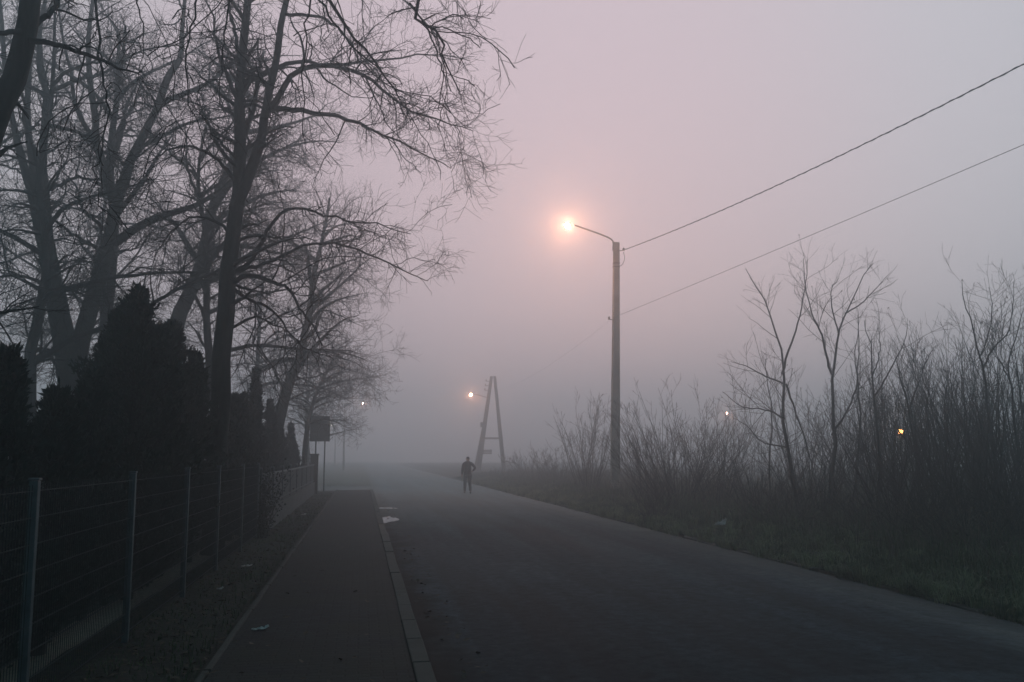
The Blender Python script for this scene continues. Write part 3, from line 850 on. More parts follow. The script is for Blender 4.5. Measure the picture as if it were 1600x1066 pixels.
sapling('leftmost of the young bare trees right of the lamp pole, branches spread left', [(1247, 800), (1236, 740), (1228, 690), (1225, 640), (1224, 590), (1222, 545), (1205, 500), (1190, 460), (1165, 420)], 23, 4.5, 81,
        [([(1222, 585), (1235, 540), (1248, 500), (1258, 450), (1262, 405)], 2.2), ([(1224, 600), (1190, 585), (1165, 572), (1142, 565)], 1.6), ([(1226, 655), (1195, 640), (1160, 635), (1128, 612)], 1.6), ([(1230, 700), (1190, 690), (1170, 668), (1150, 655)], 1.4), ([(1228, 600), (1245, 650), (1262, 700), (1278, 770)], 2.0)])
sapling('straight young bare tree with a forked top, tallest right of the lamp pole', [(1300, 800), (1298, 740), (1303, 680), (1302, 620), (1302, 580), (1308, 540), (1315, 505), (1325, 480), (1345, 440), (1366, 412)], 23.5, 4.5, 82,
        [([(1300, 585), (1290, 550), (1280, 515), (1268, 490), (1258, 440), (1256, 402)], 2.4), ([(1310, 520), (1300, 480), (1300, 450), (1312, 435)], 1.5), ([(1320, 490), (1345, 475), (1365, 455), (1380, 440)], 1.5), ([(1300, 680), (1325, 640), (1338, 600), (1342, 530), (1340, 480)], 2.2)])
sapling('young bare tree with a crooked stem right of the straight forked one', [(1372, 790), (1376, 720), (1370, 660), (1366, 620), (1362, 585), (1360, 540), (1350, 500)], 22, 4, 83,
        [([(1366, 620), (1385, 590), (1400, 560), (1415, 530), (1418, 505)], 1.8), ([(1362, 590), (1375, 550), (1372, 510)], 1.4)])
sapling('tall young bare tree with steep branches near the right edge', [(1560, 790), (1552, 700), (1545, 640), (1538, 590), (1530, 560), (1520, 510), (1508, 480), (1504, 440)], 19, 4, 84,
        [([(1535, 575), (1555, 540), (1575, 520), (1582, 480), (1585, 440)], 1.8), ([(1530, 560), (1545, 520), (1550, 480), (1545, 450)], 1.4)])
sapling('young bare tree at the right edge of the picture', [(1598, 800), (1592, 700), (1582, 620), (1575, 570), (1590, 520), (1605, 470)], 18.5, 3.6, 85, [([(1580, 600), (1560, 560), (1545, 530)], 1.4)], leaves=18)
sapling('slim young bare tree just left of the glowing lantern', [(1335, 790), (1338, 720), (1345, 660), (1340, 600), (1337, 560), (1342, 500)], 24.5, 3, 86, [], leaves=6)
sapling('thin young bare tree leaning right beside the glowing lantern', [(1440, 790), (1432, 720), (1420, 640), (1405, 590), (1400, 560)], 21, 3.2, 87, [([(1420, 640), (1435, 600), (1450, 560), (1462, 540)], 1.5)], leaves=6)
sapling('slim young bare tree behind the leftmost of the young trees', [(1205, 780), (1202, 720), (1206, 650), (1200, 600), (1195, 560)], 29, 2.4, 88, [], leaves=4)

shrub('fan shaped bare shrub right of the lamp pole', gx(1058, 29), 29, 3.9, 3.8, 101, 70, tr=0.0045)
shrub('smaller bare shrub crowding the right side of the lamp pole', gx(1010, 33), 33, 3.0, 2.2, 102, 34, tr=0.0045)
shrub('bare shrub with upright twigs left of the lamp pole', gx(918, 40), 40, 4.2, 2.0, 103, 34, tr=0.0055)
shrub('low misty shrub far along the verge left of the lamp pole', gx(868, 50), 50, 2.3, 2.2, 104, 26, tr=0.007)
shrub('low faint shrub farthest along the verge by the A-shaped pole', gx(830, 60), 60, 2.2, 2.6, 105, 26, tr=0.008)
shrub('upright bare shrub between the fan shaped shrub and the young trees', gx(1118, 27), 27, 3.4, 1.8, 106, 36)
shrub('low tangled shrub at the foot of the leftmost young tree', gx(1180, 24.5), 24.5, 2.4, 2.2, 107, 28)
shrub('low tangled shrub under the straight forked young tree', gx(1290, 22), 22, 2.2, 2.4, 108, 30)
shrub('bare thicket shrub with many thin stems below the lantern', gx(1400, 20), 20, 3.9, 2.4, 109, 36)
shrub('bare thicket shrub left of the tall young tree near the right edge', gx(1462, 19), 19, 4.0, 2.2, 110, 38)
shrub('dense bare thicket shrub under the tall young tree near the right edge', gx(1530, 18), 18, 4.3, 2.4, 111, 44)
shrub('dense bare thicket shrub at the right edge of the picture', gx(1600, 17), 17, 4.5, 2.6, 112, 46)
shrub('misty bare shrub behind the thicket and the lantern', gx(1420, 30), 30, 5.2, 3.4, 113, 50, tr=0.005)
shrub('misty bare shrub behind the thicket near the right edge', gx(1510, 27), 27, 5.4, 3.4, 114, 50, tr=0.005)
shrub('misty bare shrub behind the straight forked young tree', gx(1340, 32), 32, 4.6, 3.4, 115, 60, tr=0.005)
shrub('tall fine-twigged shrub behind the thicket, left of the tall young tree', gx(1478, 24), 24, 5.4, 3.2, 121, 38, tr=0.0042)
shrub('tall fine-twigged shrub rising behind the tall young tree near the right edge', gx(1556, 22), 22, 5.6, 3.2, 122, 38, tr=0.0042)
shrub('tall fine-twigged shrub filling the top of the right edge', gx(1606, 20.5), 20.5, 5.6, 3.0, 123, 38, tr=0.0042)
shrub('fine-twigged shrub between the leftmost and the straight forked young trees', gx(1262, 27), 27, 4.4, 2.8, 124, 36, tr=0.0046)
shrub('fine-twigged shrub between the straight forked young tree and the lantern', gx(1372, 26), 26, 4.7, 2.8, 125, 36, tr=0.0046)
shrub('reddish arching bramble at the front of the verge near the right edge', gx(1500, 14.5), 14.5, 1.3, 2.2, 116, 60, name='bramble', side=3.0)
shrub('low bramble at the front of the verge below the lantern', gx(1390, 16.5), 16.5, 1.2, 2.2, 117, 50, name='bramble', side=3.0)
shrub('low bramble filling the bottom of the right edge', gx(1600, 14.5), 14.5, 1.5, 2.2, 118, 60, name='bramble', side=3.0)
shrub('low bramble under the leftmost young tree', gx(1225, 20), 20, 1.1, 2.0, 119, 46, name='bramble', side=3.0)
shrub('round dark weed clump at the road edge right of the lamp pole', gx(1020, 24), 24, 0.55, 0.7, 120, 60, name='weed_clump', side=5.0)

# dark ivy clump where the two fences meet
# ------------------------------------------------------------------ grass, weeds, leaf litter
def blades(name, n, xr, yr, hr, zf, m, seed, pw=2.2, width=0.006, patch=1.0):
    r = np.random.default_rng(seed)
    u = r.random(n); y = yr[0] + (yr[1] - yr[0]) * u ** pw
    x = xr[0] + (xr[1] - xr[0]) * r.random(n) ** 1.3
    keep = (vn(x, y, 0.9, 8.0) + 0.9 * r.random(n)) > (0.1 if patch else -9)
    x, y = x[keep], y[keep]; n = len(x)
    z = zf(x, y) - 0.01
    h = r.uniform(hr[0], hr[1], n) * (0.75 + 0.5 * np.clip(vn(x, y, 0.7, 9.0) + 0.4, 0, 1.4)) * np.clip(0.45 + (x - xr[0]) / 2.0, 0.45, 1.2)
    a = r.random(n) * 2 * math.pi; ln = r.uniform(0.1, 0.75, n)
    d = np.stack([np.cos(a), np.sin(a), np.zeros(n)], 1); s = np.stack([-np.sin(a), np.cos(a), np.zeros(n)], 1)
    wdt = (width * (1 + y / 22))[:, None]
    B = np.stack([x, y, z], 1)
    m1 = B + d * (h * ln * 0.3)[:, None] + np.array((0, 0, 1)) * (h * 0.62)[:, None]
    t1 = B + d * (h * ln)[:, None] + np.array((0, 0, 1)) * (h * (1 - 0.25 * ln))[:, None]
    v = np.stack([B - s * wdt, B + s * wdt, m1 + s * wdt * .7, m1 - s * wdt * .7, t1], 1)
    o = np.arange(n)[:, None] * 5
    b_ = MB(); b_.add(v, o + np.array([[0, 1, 2, 3]]), o + np.array([[3, 2, 4]]))
    return tag(b_.build(name, m), kind='stuff')


blades('verge_grass', 90000, (7.22, 14), (6, 75), (0.10, 0.34), verge_z, M['grass'], 201)
blades('dry_grass', 24000, (8.8, 17), (6, 70), (0.25, 0.75), verge_z, M['weeds'], 202, width=0.004)
blades('strip_grass', 9000, (-2.5, -1.28), (4, 46), (0.04, 0.12), soil_z, M['grass'], 203, width=0.004)


def tufts():
    r = np.random.default_rng(209); nt_ = 900; k = 46
    cy_ = 6 + 60 * r.random(nt_) ** 1.7; cx_ = 7.08 + 2.6 * r.random(nt_) ** 1.8
    n = nt_ * k; x = np.repeat(cx_, k) + r.normal(size=n) * 0.06; y = np.repeat(cy_, k) + r.normal(size=n) * 0.07
    h = np.repeat(r.uniform(0.10, 0.38, nt_), k) * r.uniform(0.5, 1.1, n)
    z = np.where(x < 7.15, 0.0, verge_z(x, y)) - 0.01
    a = np.arctan2(y - np.repeat(cy_, k), x - np.repeat(cx_, k)) + r.normal(size=n) * 0.5; ln = r.uniform(0.3, 1.1, n)
    d = np.stack([np.cos(a), np.sin(a), np.zeros(n)], 1); s = np.stack([-np.sin(a), np.cos(a), np.zeros(n)], 1)
    w_ = (0.004 * (1 + y / 18))[:, None]; B = np.stack([x, y, z], 1); up = np.array((0, 0, 1.0))
    m1 = B + d * (h * ln * 0.35)[:, None] + up * (h * 0.65)[:, None]; t1 = B + d * (h * ln)[:, None] + up * (h * (1 - 0.5 * np.minimum(ln, 1)))[:, None]
    v = np.stack([B - s * w_, B + s * w_, m1 + s * w_ * .7, m1 - s * w_ * .7, t1], 1); o = np.arange(n)[:, None] * 5
    b_ = MB(); b_.add(v, o + np.array([[0, 1, 2, 3]]), o + np.array([[3, 2, 4]]))
    return tag(b_.build('grass_tufts', M['pale_grass']), kind='stuff')


tufts()


def weed_patch():
    r = np.random.default_rng(205); n = 5200
    y = 8 + 55 * r.random(n) ** 1.5; x = 8.6 + 9 * r.random(n) ** 0.9 * np.clip(y / 16, 0.5, 1.3)
    keep = vn(x, y, 0.6, 4.0) + r.random(n) > 0.25
    x, y = x[keep], y[keep]; n = len(x)
    S = np.stack([x, y, verge_z(x, y) - 0.03], 1)
    D = np.stack([r.normal(size=n) * 0.22, r.normal(size=n) * 0.22, np.ones(n)], 1)
    P0, R0 = grow(S, D, r.uniform(0.3, 1.1, n), np.full(n, 0.005), 6, 0.10, (0.0, -0.03), 0.003, r)
    b_ = MB(); b_.tubes(P0, R0, 3)
    s1 = sprout(P0, R0, 3.4, 0.3, (25, 60), (0.10, 0.40), 0.8, 0.003, r, 0.2, 0.3)
    P1_, R1_ = grow(*s1, 4, 0.14, (0.03, -0.05), 0.0025, r); b_.tubes(P1_, np.maximum(R1_, 0.0025), 3)
    # withered leaves and seed heads
    k = r.choice(len(P1_), 9000); C = P1_[k, r.integers(1, 4, 9000)]
    d = r.normal(size=(9000, 3)); d[:, 2] -= 0.5; d /= np.linalg.norm(d, axis=1, keepdims=True)
    s = np.cross(d, r.normal(size=(9000, 3))); s /= np.linalg.norm(s, axis=1, keepdims=True)
    ln = r.uniform(0.02, 0.07, 9000)[:, None]
    v = np.stack([C, C + d * ln * .5 - s * ln * .3, C + d * ln, C + d * ln * .5 + s * ln * .3], 1)
    b_.add(v, np.arange(36000).reshape(-1, 4))
    return tag(b_.build('dry_weeds', M['weeds']), kind='stuff')


weed_patch()


def leaf_litter():
    r = np.random.default_rng(206); n = 5000
    x = np.concatenate([r.uniform(-2.5, -1.28, 3600), r.uniform(-1.2, 0.55, 120), r.uniform(0.75, 1.1, 260), r.uniform(7.25, 8.2, 1020)])
    y = 3 + 42 * r.random(n) ** 1.4
    z = np.where(x < -1.25, soil_z(x, y) + 0.012, np.where(x < 0.6, 0.098, np.where(x < 5, road_z(x, y) + 0.008, verge_z(x, y) + 0.015)))
    C = np.stack([x, y, z], 1)
    a = r.random(n) * 6.28; d = np.stack([np.cos(a), np.sin(a), r.normal(size=n) * 0.2], 1); s = np.stack([-np.sin(a), np.cos(a), r.normal(size=n) * 0.3], 1)
    ln = r.uniform(0.02, 0.05, n)[:, None]
    v = np.stack([C - d * ln, C - s * ln * .6 + [0, 0, .004], C + d * ln, C + s * ln * .6 + [0, 0, .006]], 1)
    b_ = MB(); b_.add(v, np.arange(n * 4).reshape(-1, 4))
    return tag(b_.build('fallen_leaves', M['dead_leaf']), kind='stuff')


leaf_litter()

# ------------------------------------------------------------------ near fence: welded wire panels between steel posts
wf = thing('wire_fence', 'welded wire mesh fence on pale square steel posts along the left of the pavement', 'fence', (FENCE_X, 12.0, 0))
post_y = [-1.55, 1.25, 4.05, 6.85, 9.63, 12.53, 15.2, 18.2, 20.9]
for k, y in enumerate(post_y):
    b = MB(); b.box((0, y - 12.0, 0.80), (0.06, 0.06, 1.66))
    p = b.build('post', M['galv'], wf, bevel=0.006)
    c = MB(); c.box((0, y - 12.0, 1.640), (0.072, 0.072, 0.016)); c.build('post_cap', M['galv'], p, bevel=0.004)
for y0, y1 in zip(post_y[:-1], post_y[1:]):
    b = MB(); yc = (y0 + y1) / 2 - 12.0; L = y1 - y0 - 0.07
    for k in range(9):
        z = 0.12 + k * 0.18
        for dx in (-0.006, 0.006):
            b.box((dx, yc, z), (0.0045, L, 0.0045))
    nv = int(L / 0.052)
    for j in range(nv + 1):
        b.box((0, yc - L / 2 + 0.01 + j * (L - 0.02) / nv, 0.85), (0.0045, 0.0045, 1.50))
    b.build('wire_panel', M['wire'], wf)

# ------------------------------------------------------------------ far fence: boards on a concrete plinth, ending in a pillar
bf = thing('board_fence', 'dark board fence on a low concrete plinth ending at a square pillar', 'fence', (FENCE_X, 33.0, 0))
b = MB(); b.box((0, -0.15, 0.26), (0.16, 23.4, 0.56)); b.build('plinth', M['plinth'], bf, bevel=0.01)
b = MB(); b.box((0, -0.15, 0.556), (0.20, 23.4, 0.032)); b.build('coping', M['plinth'], bf, bevel=0.008)
ys = np.linspace(21.35, 44.5, 9)
for y in ys[:-1]:
    b = MB(); b.box((0, y - 33.0, 1.02), (0.07, 0.07, 0.90))
    p = b.build('post', M['boards'], bf, bevel=0.005)
    c = MB(); c.lathe([(0.0, 0.07), (0.03, 0.06), (0.045, 0.03), (0.045, 0.0), (0.0, 0.0)], (0, y - 33.0, 1.47), 10); c.build('post_cap', M['galv'], p)
for y0, y1 in zip(ys[:-1], ys[1:]):
    b = MB(); L = y1 - y0 - 0.09; nb = int(L / 0.11)
    for j in range(nb):
        b.box((-0.005 + 0.004 * (j % 2), y0 - 33.0 + 0.05 + (j + 0.5) * L / nb, 0.97), (0.018, L / nb - 0.008, 0.76))
    p = b.build('board_panel', M['boards'], bf)
    b = MB(); b.box((0.022, (y0 + y1) / 2 - 33.0, 1.37), (0.03, L, 0.05)); b.build('top_rail', M['galv'], p, bevel=0.004)
    b = MB(); b.box((0.022, (y0 + y1) / 2 - 33.0, 0.66), (0.03, L, 0.04)); b.build('bottom_rail', M['boards'], p)
b = MB(); b.box((0.02, 11.75, 0.90), (0.36, 0.36, 1.84)); p = b.build('pillar', M['brickpillar'], bf, bevel=0.012)
b = MB(); b.box((0.02, 11.75, 1.85), (0.46, 0.46, 0.07), taper=0.86); b.build('pillar_cap', M['plinth'], p, bevel=0.01)
b = MB(); b.tubes(np.array([(-0.12, 11.7, 1.62), (-0.36, 11.7, 1.72), (-0.5, 11.68, 1.84)]), np.array((0.015, 0.013, 0.012)), 6)
b.box((-0.46, 11.68, 1.80), (0.14, 0.12, 0.06)); b.build('gate_bracket', M['steel'], p)

# ivy where the fences meet
r_ = np.random.default_rng(300)
iv = thing('ivy_clump', 'dark ivy growing up between the wire fence and the board fence', 'ivy', (FENCE_X + 0.02, 21.12, 0))
nst = 46
S_ = np.stack([r_.normal(size=nst) * 0.10, r_.normal(size=nst) * 0.16, np.zeros(nst)], 1); D_ = np.stack([r_.normal(size=nst) * 0.12, r_.normal(size=nst) * 0.12, np.ones(nst)], 1)
IP, IR = grow(S_, D_, r_.uniform(0.7, 1.75, nst), np.full(nst, 0.008), 8, 0.10, (0, 0), 0.004, r_)
b = MB(); b.tubes(IP, IR, 4); b.build('stems', M['bark'], iv)
k = 3000; C_ = IP[r_.integers(0, nst, k), r_.integers(1, 8, k)] + r_.normal(size=(k, 3)) * 0.07
d_ = r_.normal(size=(k, 3)); d_ /= np.linalg.norm(d_, axis=1, keepdims=True); s_ = np.cross(d_, r_.normal(size=(k, 3))); s_ /= np.linalg.norm(s_, axis=1, keepdims=True)
l_ = r_.uniform(0.03, 0.06, k)[:, None]
b = MB(); b.add(np.stack([C_, C_ + d_ * l_ * .4 - s_ * l_ * .5, C_ + d_ * l_, C_ + d_ * l_ * .4 + s_ * l_ * .5], 1), np.arange(k * 4).reshape(-1, 4)); b.build('leaves', M['needles'], iv)

# ------------------------------------------------------------------ square sign on two posts (seen from its plain back)
YS = 48.4
sg = thing('sign_board', 'blank dark square sign on two thin posts at the end of the pavement', 'sign', (gx(499, YS), YS, 0))
xs_ = [gx(493, YS) - sg.location.x, gx(507, YS) - sg.location.x]
zb, zt = P(500, 690, YS)[2], P(500, 650, YS)[2]
for x in xs_:
    b = MB(); b.tubes(np.array([(x, 0, -0.05), (x, 0, 1.5), (x, 0, zt - 0.05)]), np.array((0.036, 0.036, 0.036)), 10); b.build('post', M['steel'], sg)
b = MB(); b.box((0, -0.055, (zb + zt) / 2), (1.00, 0.025, zt - zb)); p = b.build('panel', M['signback'], sg, bevel=0.01)
for z in (zb + 0.3, zt - 0.3):
    b = MB(); b.box((0, -0.072, z), (0.92, 0.012, 0.05)); b.build('stiffener', M['signback'], p)
b = MB()
for sx in (-1, 1): b.box((sx * 0.49, -0.075, (zb + zt) / 2), (0.025, 0.02, zt - zb - 0.002))
for sz in (zb + 0.012, zt - 0.012): b.box((0, -0.076, sz), (0.95, 0.02, 0.022))
b.build('frame', M['steel'], p)

# ------------------------------------------------------------------ street lamps
def lamp_head(parent, c, d, size, strength, colr, shield=False):
    """cobra-style head at c, arm direction d (unit, horizontal), opal bowl beneath"""
    ang = math.atan2(d[1], d[0])
    Rz = Matrix.Rotation(ang, 3, 'Z')
    prof = []
    b_ = MB()
    K = 7
    pts = []; rad = []
    for t in np.linspace(0, 1, K):
        pts.append((-0.30 * size + t * size * 0.85, 0, 0.17 * size + 0.05 * size * (1 - t))); rad.append(size * 0.17 * math.sin(math.pi * (0.10 + 0.80 * t)) ** 0.6)
    v = np.array(pts) @ np.array(Rz).T + np.array(c)
    b_.tubes(v, np.array(rad), 12, cap=True)
    h = b_.build('lamp_head', M['galv'], parent)
    s = MB()
    pr = [(0.001, -0.34 * size), (0.13 * size, -0.31 * size), (0.22 * size, -0.22 * size), (0.26 * size, -0.10 * size), (0.26 * size, 0.02 * size), (0.22 * size, 0.10 * size), (0.001, 0.11 * size)]
    s.lathe(pr, np.array(c) + np.array((d[0], d[1], 0)) * 0.25 * size + np.array((0, 0, -0.02 * size)), 14)
    s.build('bowl', emit('lamp_glow', colr, strength), h)
    if shield:  # added plate that keeps the lamp's light off the upper pole
        a = np.linspace(-0.75, 0.75, 13) + ang + math.pi
        cc = np.array(c) + np.array((d[0], d[1], 0)) * 0.25 * size
        v = []
        for rr_ in (0.40 * size, 0.43 * size):
            for z_ in (0.02 * size, -0.42 * size):
                v.append(np.stack([cc[0] + rr_ * np.cos(a), cc[1] + rr_ * np.sin(a), np.full(13, cc[2] + z_)], 1))
        v = np.concatenate(v); i = np.arange(12)
        q = np.concatenate([np.stack([i, i + 1, i + 14, i + 13], 1), np.stack([i + 26, i + 39, i + 40, i + 27], 1), np.stack([i + 13, i + 14, i + 40, i + 39], 1)])
        w_ = MB(); w_.add(v, q); w_.build('added_shield', M['galv'], h)
    return h


YL = 37.0
top = P(963, 379, YL); xb = gx(960, YL)
lp = thing('street_lamp', 'tall concrete lamp pole with the largest glowing lamp and cables at its top', 'street lamp', (xb, YL, 0), 'lit street lamps')
dxp = top[0] - xb
b = MB(); b.bar((0, 0, -0.1), (dxp, 0, top[2]), 0.37, 0.24, 0.30, 0.20); b.build('pole', M['old_concrete'], lp, bevel=0.02)
a0 = rel(lp, P(958, 392, YL)); a1 = rel(lp, P(957, 376, YL)); a2 = rel(lp, P(940, 367, YL - .2)); a3 = rel(lp, P(912, 357, YL - .4)); a4 = rel(lp, P(898, 352, YL - .5))
b = MB(); b.tubes(resample([a0, a1, a2, a3, a4], 14), np.full(14, 0.035), 8); b.build('arm', M['steel'], lp)
c4 = rel(lp, P(889, 352, YL - .55)); dd = (a4 - a2); dd[2] = 0; dd /= np.linalg.norm(dd)
lamp_head(lp, c4, dd, 0.33, 2000.0, SODIUM, shield=True)
for (px_, py_, sgn) in ((968, 392, 1), (957, 500, -1)):
    q0 = rel(lp, P(px_, py_, YL - .1)); q1 = q0 + np.array((0.16 * sgn, -0.05, 0.02))
    b = MB(); b.tubes(np.array([q0 - np.array((0.1 * sgn, 0, 0)), q0, q1]), np.full(3, 0.018), 6)
    br_ = b.build('bracket', M['steel'], lp)
    b = MB(); b.lathe([(0.0, 0.0), (0.05, 0.0), (0.06, 0.03), (0.035, 0.05), (0.05, 0.07), (0.05, 0.09), (0.02, 0.13), (0.0, 0.13)], q1 - np.array((0, 0, 0.02)), 10)
    b.build('insulator', M['insul'], br_)
q = [rel(lp, P(974, 394, YL - .15)), rel(lp, P(976, 404, YL - .15)), rel(lp, P(972, 414, YL - .15)), rel(lp, P(966, 416, YL - .15))]
b = MB(); b.tubes(resample(q, 10), np.full(10, 0.012), 6); b.build('jumper_wire', M['cable'], lp)
for z in (top[2] - 0.9, top[2] - 1.05):
    b = MB(); b.box((dxp * z / top[2], 0, z), (0.385 - 0.0115 * z, 0.315 - 0.009 * z, 0.035)); b.build('band', M['steel'], lp)


def cable(label, a, c, sag, r0, lab_group='overhead cables', K=48):
    t = np.linspace(0, 1, K)[:, None]; a = np.array(a, float); c = np.array(c, float)
    pts = a * (1 - t) + c * t; pts[:, 2] -= 4 * sag * (t * (1 - t))[:, 0]
    o = np.array(a)
    b_ = MB(); b_.tubes(pts, np.full(K, r0), 6, cap=True)
    # twisted neutral strand round the core
    if r0 > 0.012:
        K2 = 900; t2 = np.linspace(0, 1, K2)[:, None]; p2 = a * (1 - t2) + c * t2; p2[:, 2] -= 4 * sag * (t2 * (1 - t2))[:, 0]
        ph = t2[:, 0] * 2 * math.pi * 75
        p2[:, 0] += np.cos(ph) * r0 * 1.3; p2[:, 2] += np.sin(ph) * r0 * 1.3
        b_.tubes(p2, np.full(K2, r0 * 0.7), 4)
    return tag(b_.build('overhead_cable', M['cable']), label, 'cable', lab_group)


def cable_through(label, a, mid, yend, zend, r0):
    """from a, through the point mid, on to y=yend at height zend"""
    a = np.array(a); mid = np.array(mid)
    t = (a[1] - mid[1]) / (a[1] - yend)
    xe = a[0] + (mid[0] - a[0]) / t
    zl = a[2] * (1 - t) + zend * t
    sag = (zl - mid[2]) / (4 * t * (1 - t))
    return cable(label, a, (xe, yend, zend), sag, r0)


m1 = P(1600, 100, 15.5); m2 = P(1600, 226, 15.5)
i1 = P(974, 391, YL - .15); i2 = P(953, 501, YL - .15)
cable_through('upper thick twisted cable running from the lamp pole top to the upper right', i1, m1, -8.0, 10.2, 0.0125)
cable_through('lower thin cable running from the lamp pole to the right edge', i2 + np.array((0.12, 0.1, 0.12)), m2, -8.0, 8.3, 0.0065)

# A-shaped double pole further along
YA = 92.0
ta = P(770, 588, YA)
ap = thing('utility_pole', 'A-shaped double concrete pole with crossbar and slatted box standing in the fog', 'utility pole', (gx(768, YA), YA, 0))
tl = rel(ap, P(768, 588, YA)); tr_ = rel(ap, P(772.5, 588, YA)); fl = rel(ap, P(746, 746, YA)); fl[2] = -0.1; fr = rel(ap, P(788, 746, YA)); fr[2] = -0.1
b = MB(); b.bar(fl, tl, 0.50, 0.28, 0.4, 0.25); b.build('leg', M['dark_concrete'], ap, bevel=0.02)
b = MB(); b.bar(fr, tr_ + np.array((0.02, 0, 0.01)), 0.40, 0.27, 0.36, 0.24); b.build('leg', M['dark_concrete'], ap, bevel=0.02)
b = MB(); b.bar(fl + np.array((-0.28, 0.3, 0)), fl * 0.45 + tl * 0.55 + np.array((-0.04, 0.28, 0)), 0.32, 0.2, 0.28, 0.18); b.build('strut', M['dark_concrete'], ap, bevel=0.02)
def on(leg0, leg1, py):
    z = P(768, py, YA)[2]; t = (z - leg0[2]) / (leg1[2] - leg0[2]); return leg0 * (1 - t) + leg1 * t
b = MB(); b.bar(on(fl, tl, 685), on(fr, tr_, 685), 0.18, 0.18, 0.14, 0.14); b.build('crossbar', M['dark_concrete'], ap)
q0 = on(fl, tl, 706)
b = MB()
for k in range(3): b.box((q0[0] + 0.62, -0.2, q0[2] - 0.16 + k * 0.15), (0.92, 0.08, 0.11))
for sx in (0.25, 0.98): b.box((q0[0] + sx, -0.145, q0[2]), (0.05, 0.03, 0.46))
b.build('slatted_box', M['steel'], ap)
q0 = on(fl, tl, 664); b = MB(); b.box((q0[0] - 0.28, 0, q0[2]), (0.28, 0.24, 0.5)); b.build('switch_box', M['steel'], ap, bevel=0.02)
for k, py in enumerate((596, 603, 610)):
    q0 = on(fl, tl, py); b = MB(); b.tubes(np.array([q0, q0 + np.array((-0.5, 0, 0.0))]), np.full(2, 0.03), 6)
    br_ = b.build('bracket', M['steel'], ap)
    b = MB(); b.lathe([(0.0, 0.0), (0.06, 0.0), (0.07, 0.05), (0.04, 0.08), (0.06, 0.11), (0.03, 0.18), (0.0, 0.18)], q0 + np.array((-0.47, 0, 0.02)), 8); b.build('insulator', M['insul'], br_)
b = MB(); q0 = on(fl, tl, 622); q1 = rel(ap, P(741, 616, YA)); b.tubes(resample([q0, q0 * .5 + q1 * .5 + np.array((0, 0, 0.02)), q1], 8), np.full(8, 0.035), 6); b.build('lamp_arm', M['steel'], ap)
lamp_head(ap, rel(ap, P(737, 616.5, YA)), np.array((-1.0, 0, 0)), 0.28, 1700.0, SODIUM)
tA = P(762, 596, YA)
#cable('thin cable sagging from the lamp pole to the top of the A-shaped pole', i1 + np.array((-0.45, 0.3, 0)), tA, 0.9, 0.006)
cable('lower thin cable fading from the lamp pole into the fog towards the A-shaped pole', i2, P(760, 612, YA), 0.7, 0.0028)


def small_lamp(name, label, cat, pole_px, Y, lamp_px, size, strength, colr, group, foot_z=0.0, pw=0.11):
    x = gx(pole_px, Y); lx = P(lamp_px[0], lamp_px[1], Y)
    root = thing(name, label, cat, (x, Y, foot_z), group)
    h = lx[2] - foot_z - 0.15
    b_ = MB(); b_.tubes(np.array([(0, 0, -0.1), (0, 0, h * 0.5), (0, 0, h)]), np.array((pw * 1.3, pw, pw * 0.75)), 10); b_.build('pole', M['old_concrete'], root)
    c = rel(root, lx)
    b_ = MB(); b_.tubes(resample([(0, 0, h - 0.15), (0.02 * np.sign(c[0]), 0, h + 0.02), c * 0.6 + np.array((0, 0, h * 0.4)), c], 10), np.full(10, 0.035), 6); b_.build('arm', M['steel'], root)
    lamp_head(root, c, np.array((np.sign(c[0]), 0, 0)), size, strength, colr)
    return root


small_lamp('street_lamp', 'faint street lamp on a pale pole beyond the square sign', 'street lamp', 537, 112, (566, 630), 0.24, 700.0, SODIUM, 'lit street lamps')
small_lamp('street_lamp', 'distant street lamp seen as a pink spark above the fan shaped shrub', 'street lamp', 1147, 100, (1137, 645), 0.24, 700.0, SODIUM, 'lit street lamps')
small_lamp('street_lamp', 'most distant street lamp, a white spark at the right edge of the square sign', 'street lamp', 523, 150, (518, 665), 0.2, 160.0, (1.0, 0.7, 0.5), 'lit street lamps')


def lantern(label, px, py, Y, size, strength):
    q = P(px, py, Y)
    root = thing('garden_lantern', label, 'lantern', (q[0], Y, 0.0), 'lit lanterns beyond the thicket')
    h = q[2]
    b_ = MB(); b_.tubes(np.array([(0, 0, -0.1), (0, 0, 0.3), (0, 0, h - size)]), np.array((0.07, 0.045, 0.04)), 8); b_.build('post', M['steel'], root)
    b_ = MB(); b_.lathe([(0.0, -size), (0.3 * size, -size), (0.6 * size, -0.5 * size), (0.7 * size, 0), (0.55 * size, 0.5 * size), (0.0, 0.6 * size)], (0, 0, h), 12)
    g = b_.build('globe', emit('lantern_glow', (1.0, 0.40, 0.10), strength), root)
    b_ = MB(); b_.lathe([(0.0, 0.9 * size), (0.2 * size, 0.85 * size), (0.8 * size, 0.52 * size), (0.8 * size, 0.48 * size), (0.0, 0.62 * size)], (0, 0, h), 12); b_.build('cap', M['steel'], root)
    return root


lantern('bright orange lantern glowing through the bare thicket on the right', 1407, 674, 44, 0.17, 60.0)
lantern('tiny dim lantern left of the bright orange one behind the thicket', 1372, 686, 70, 0.08, 16.0)

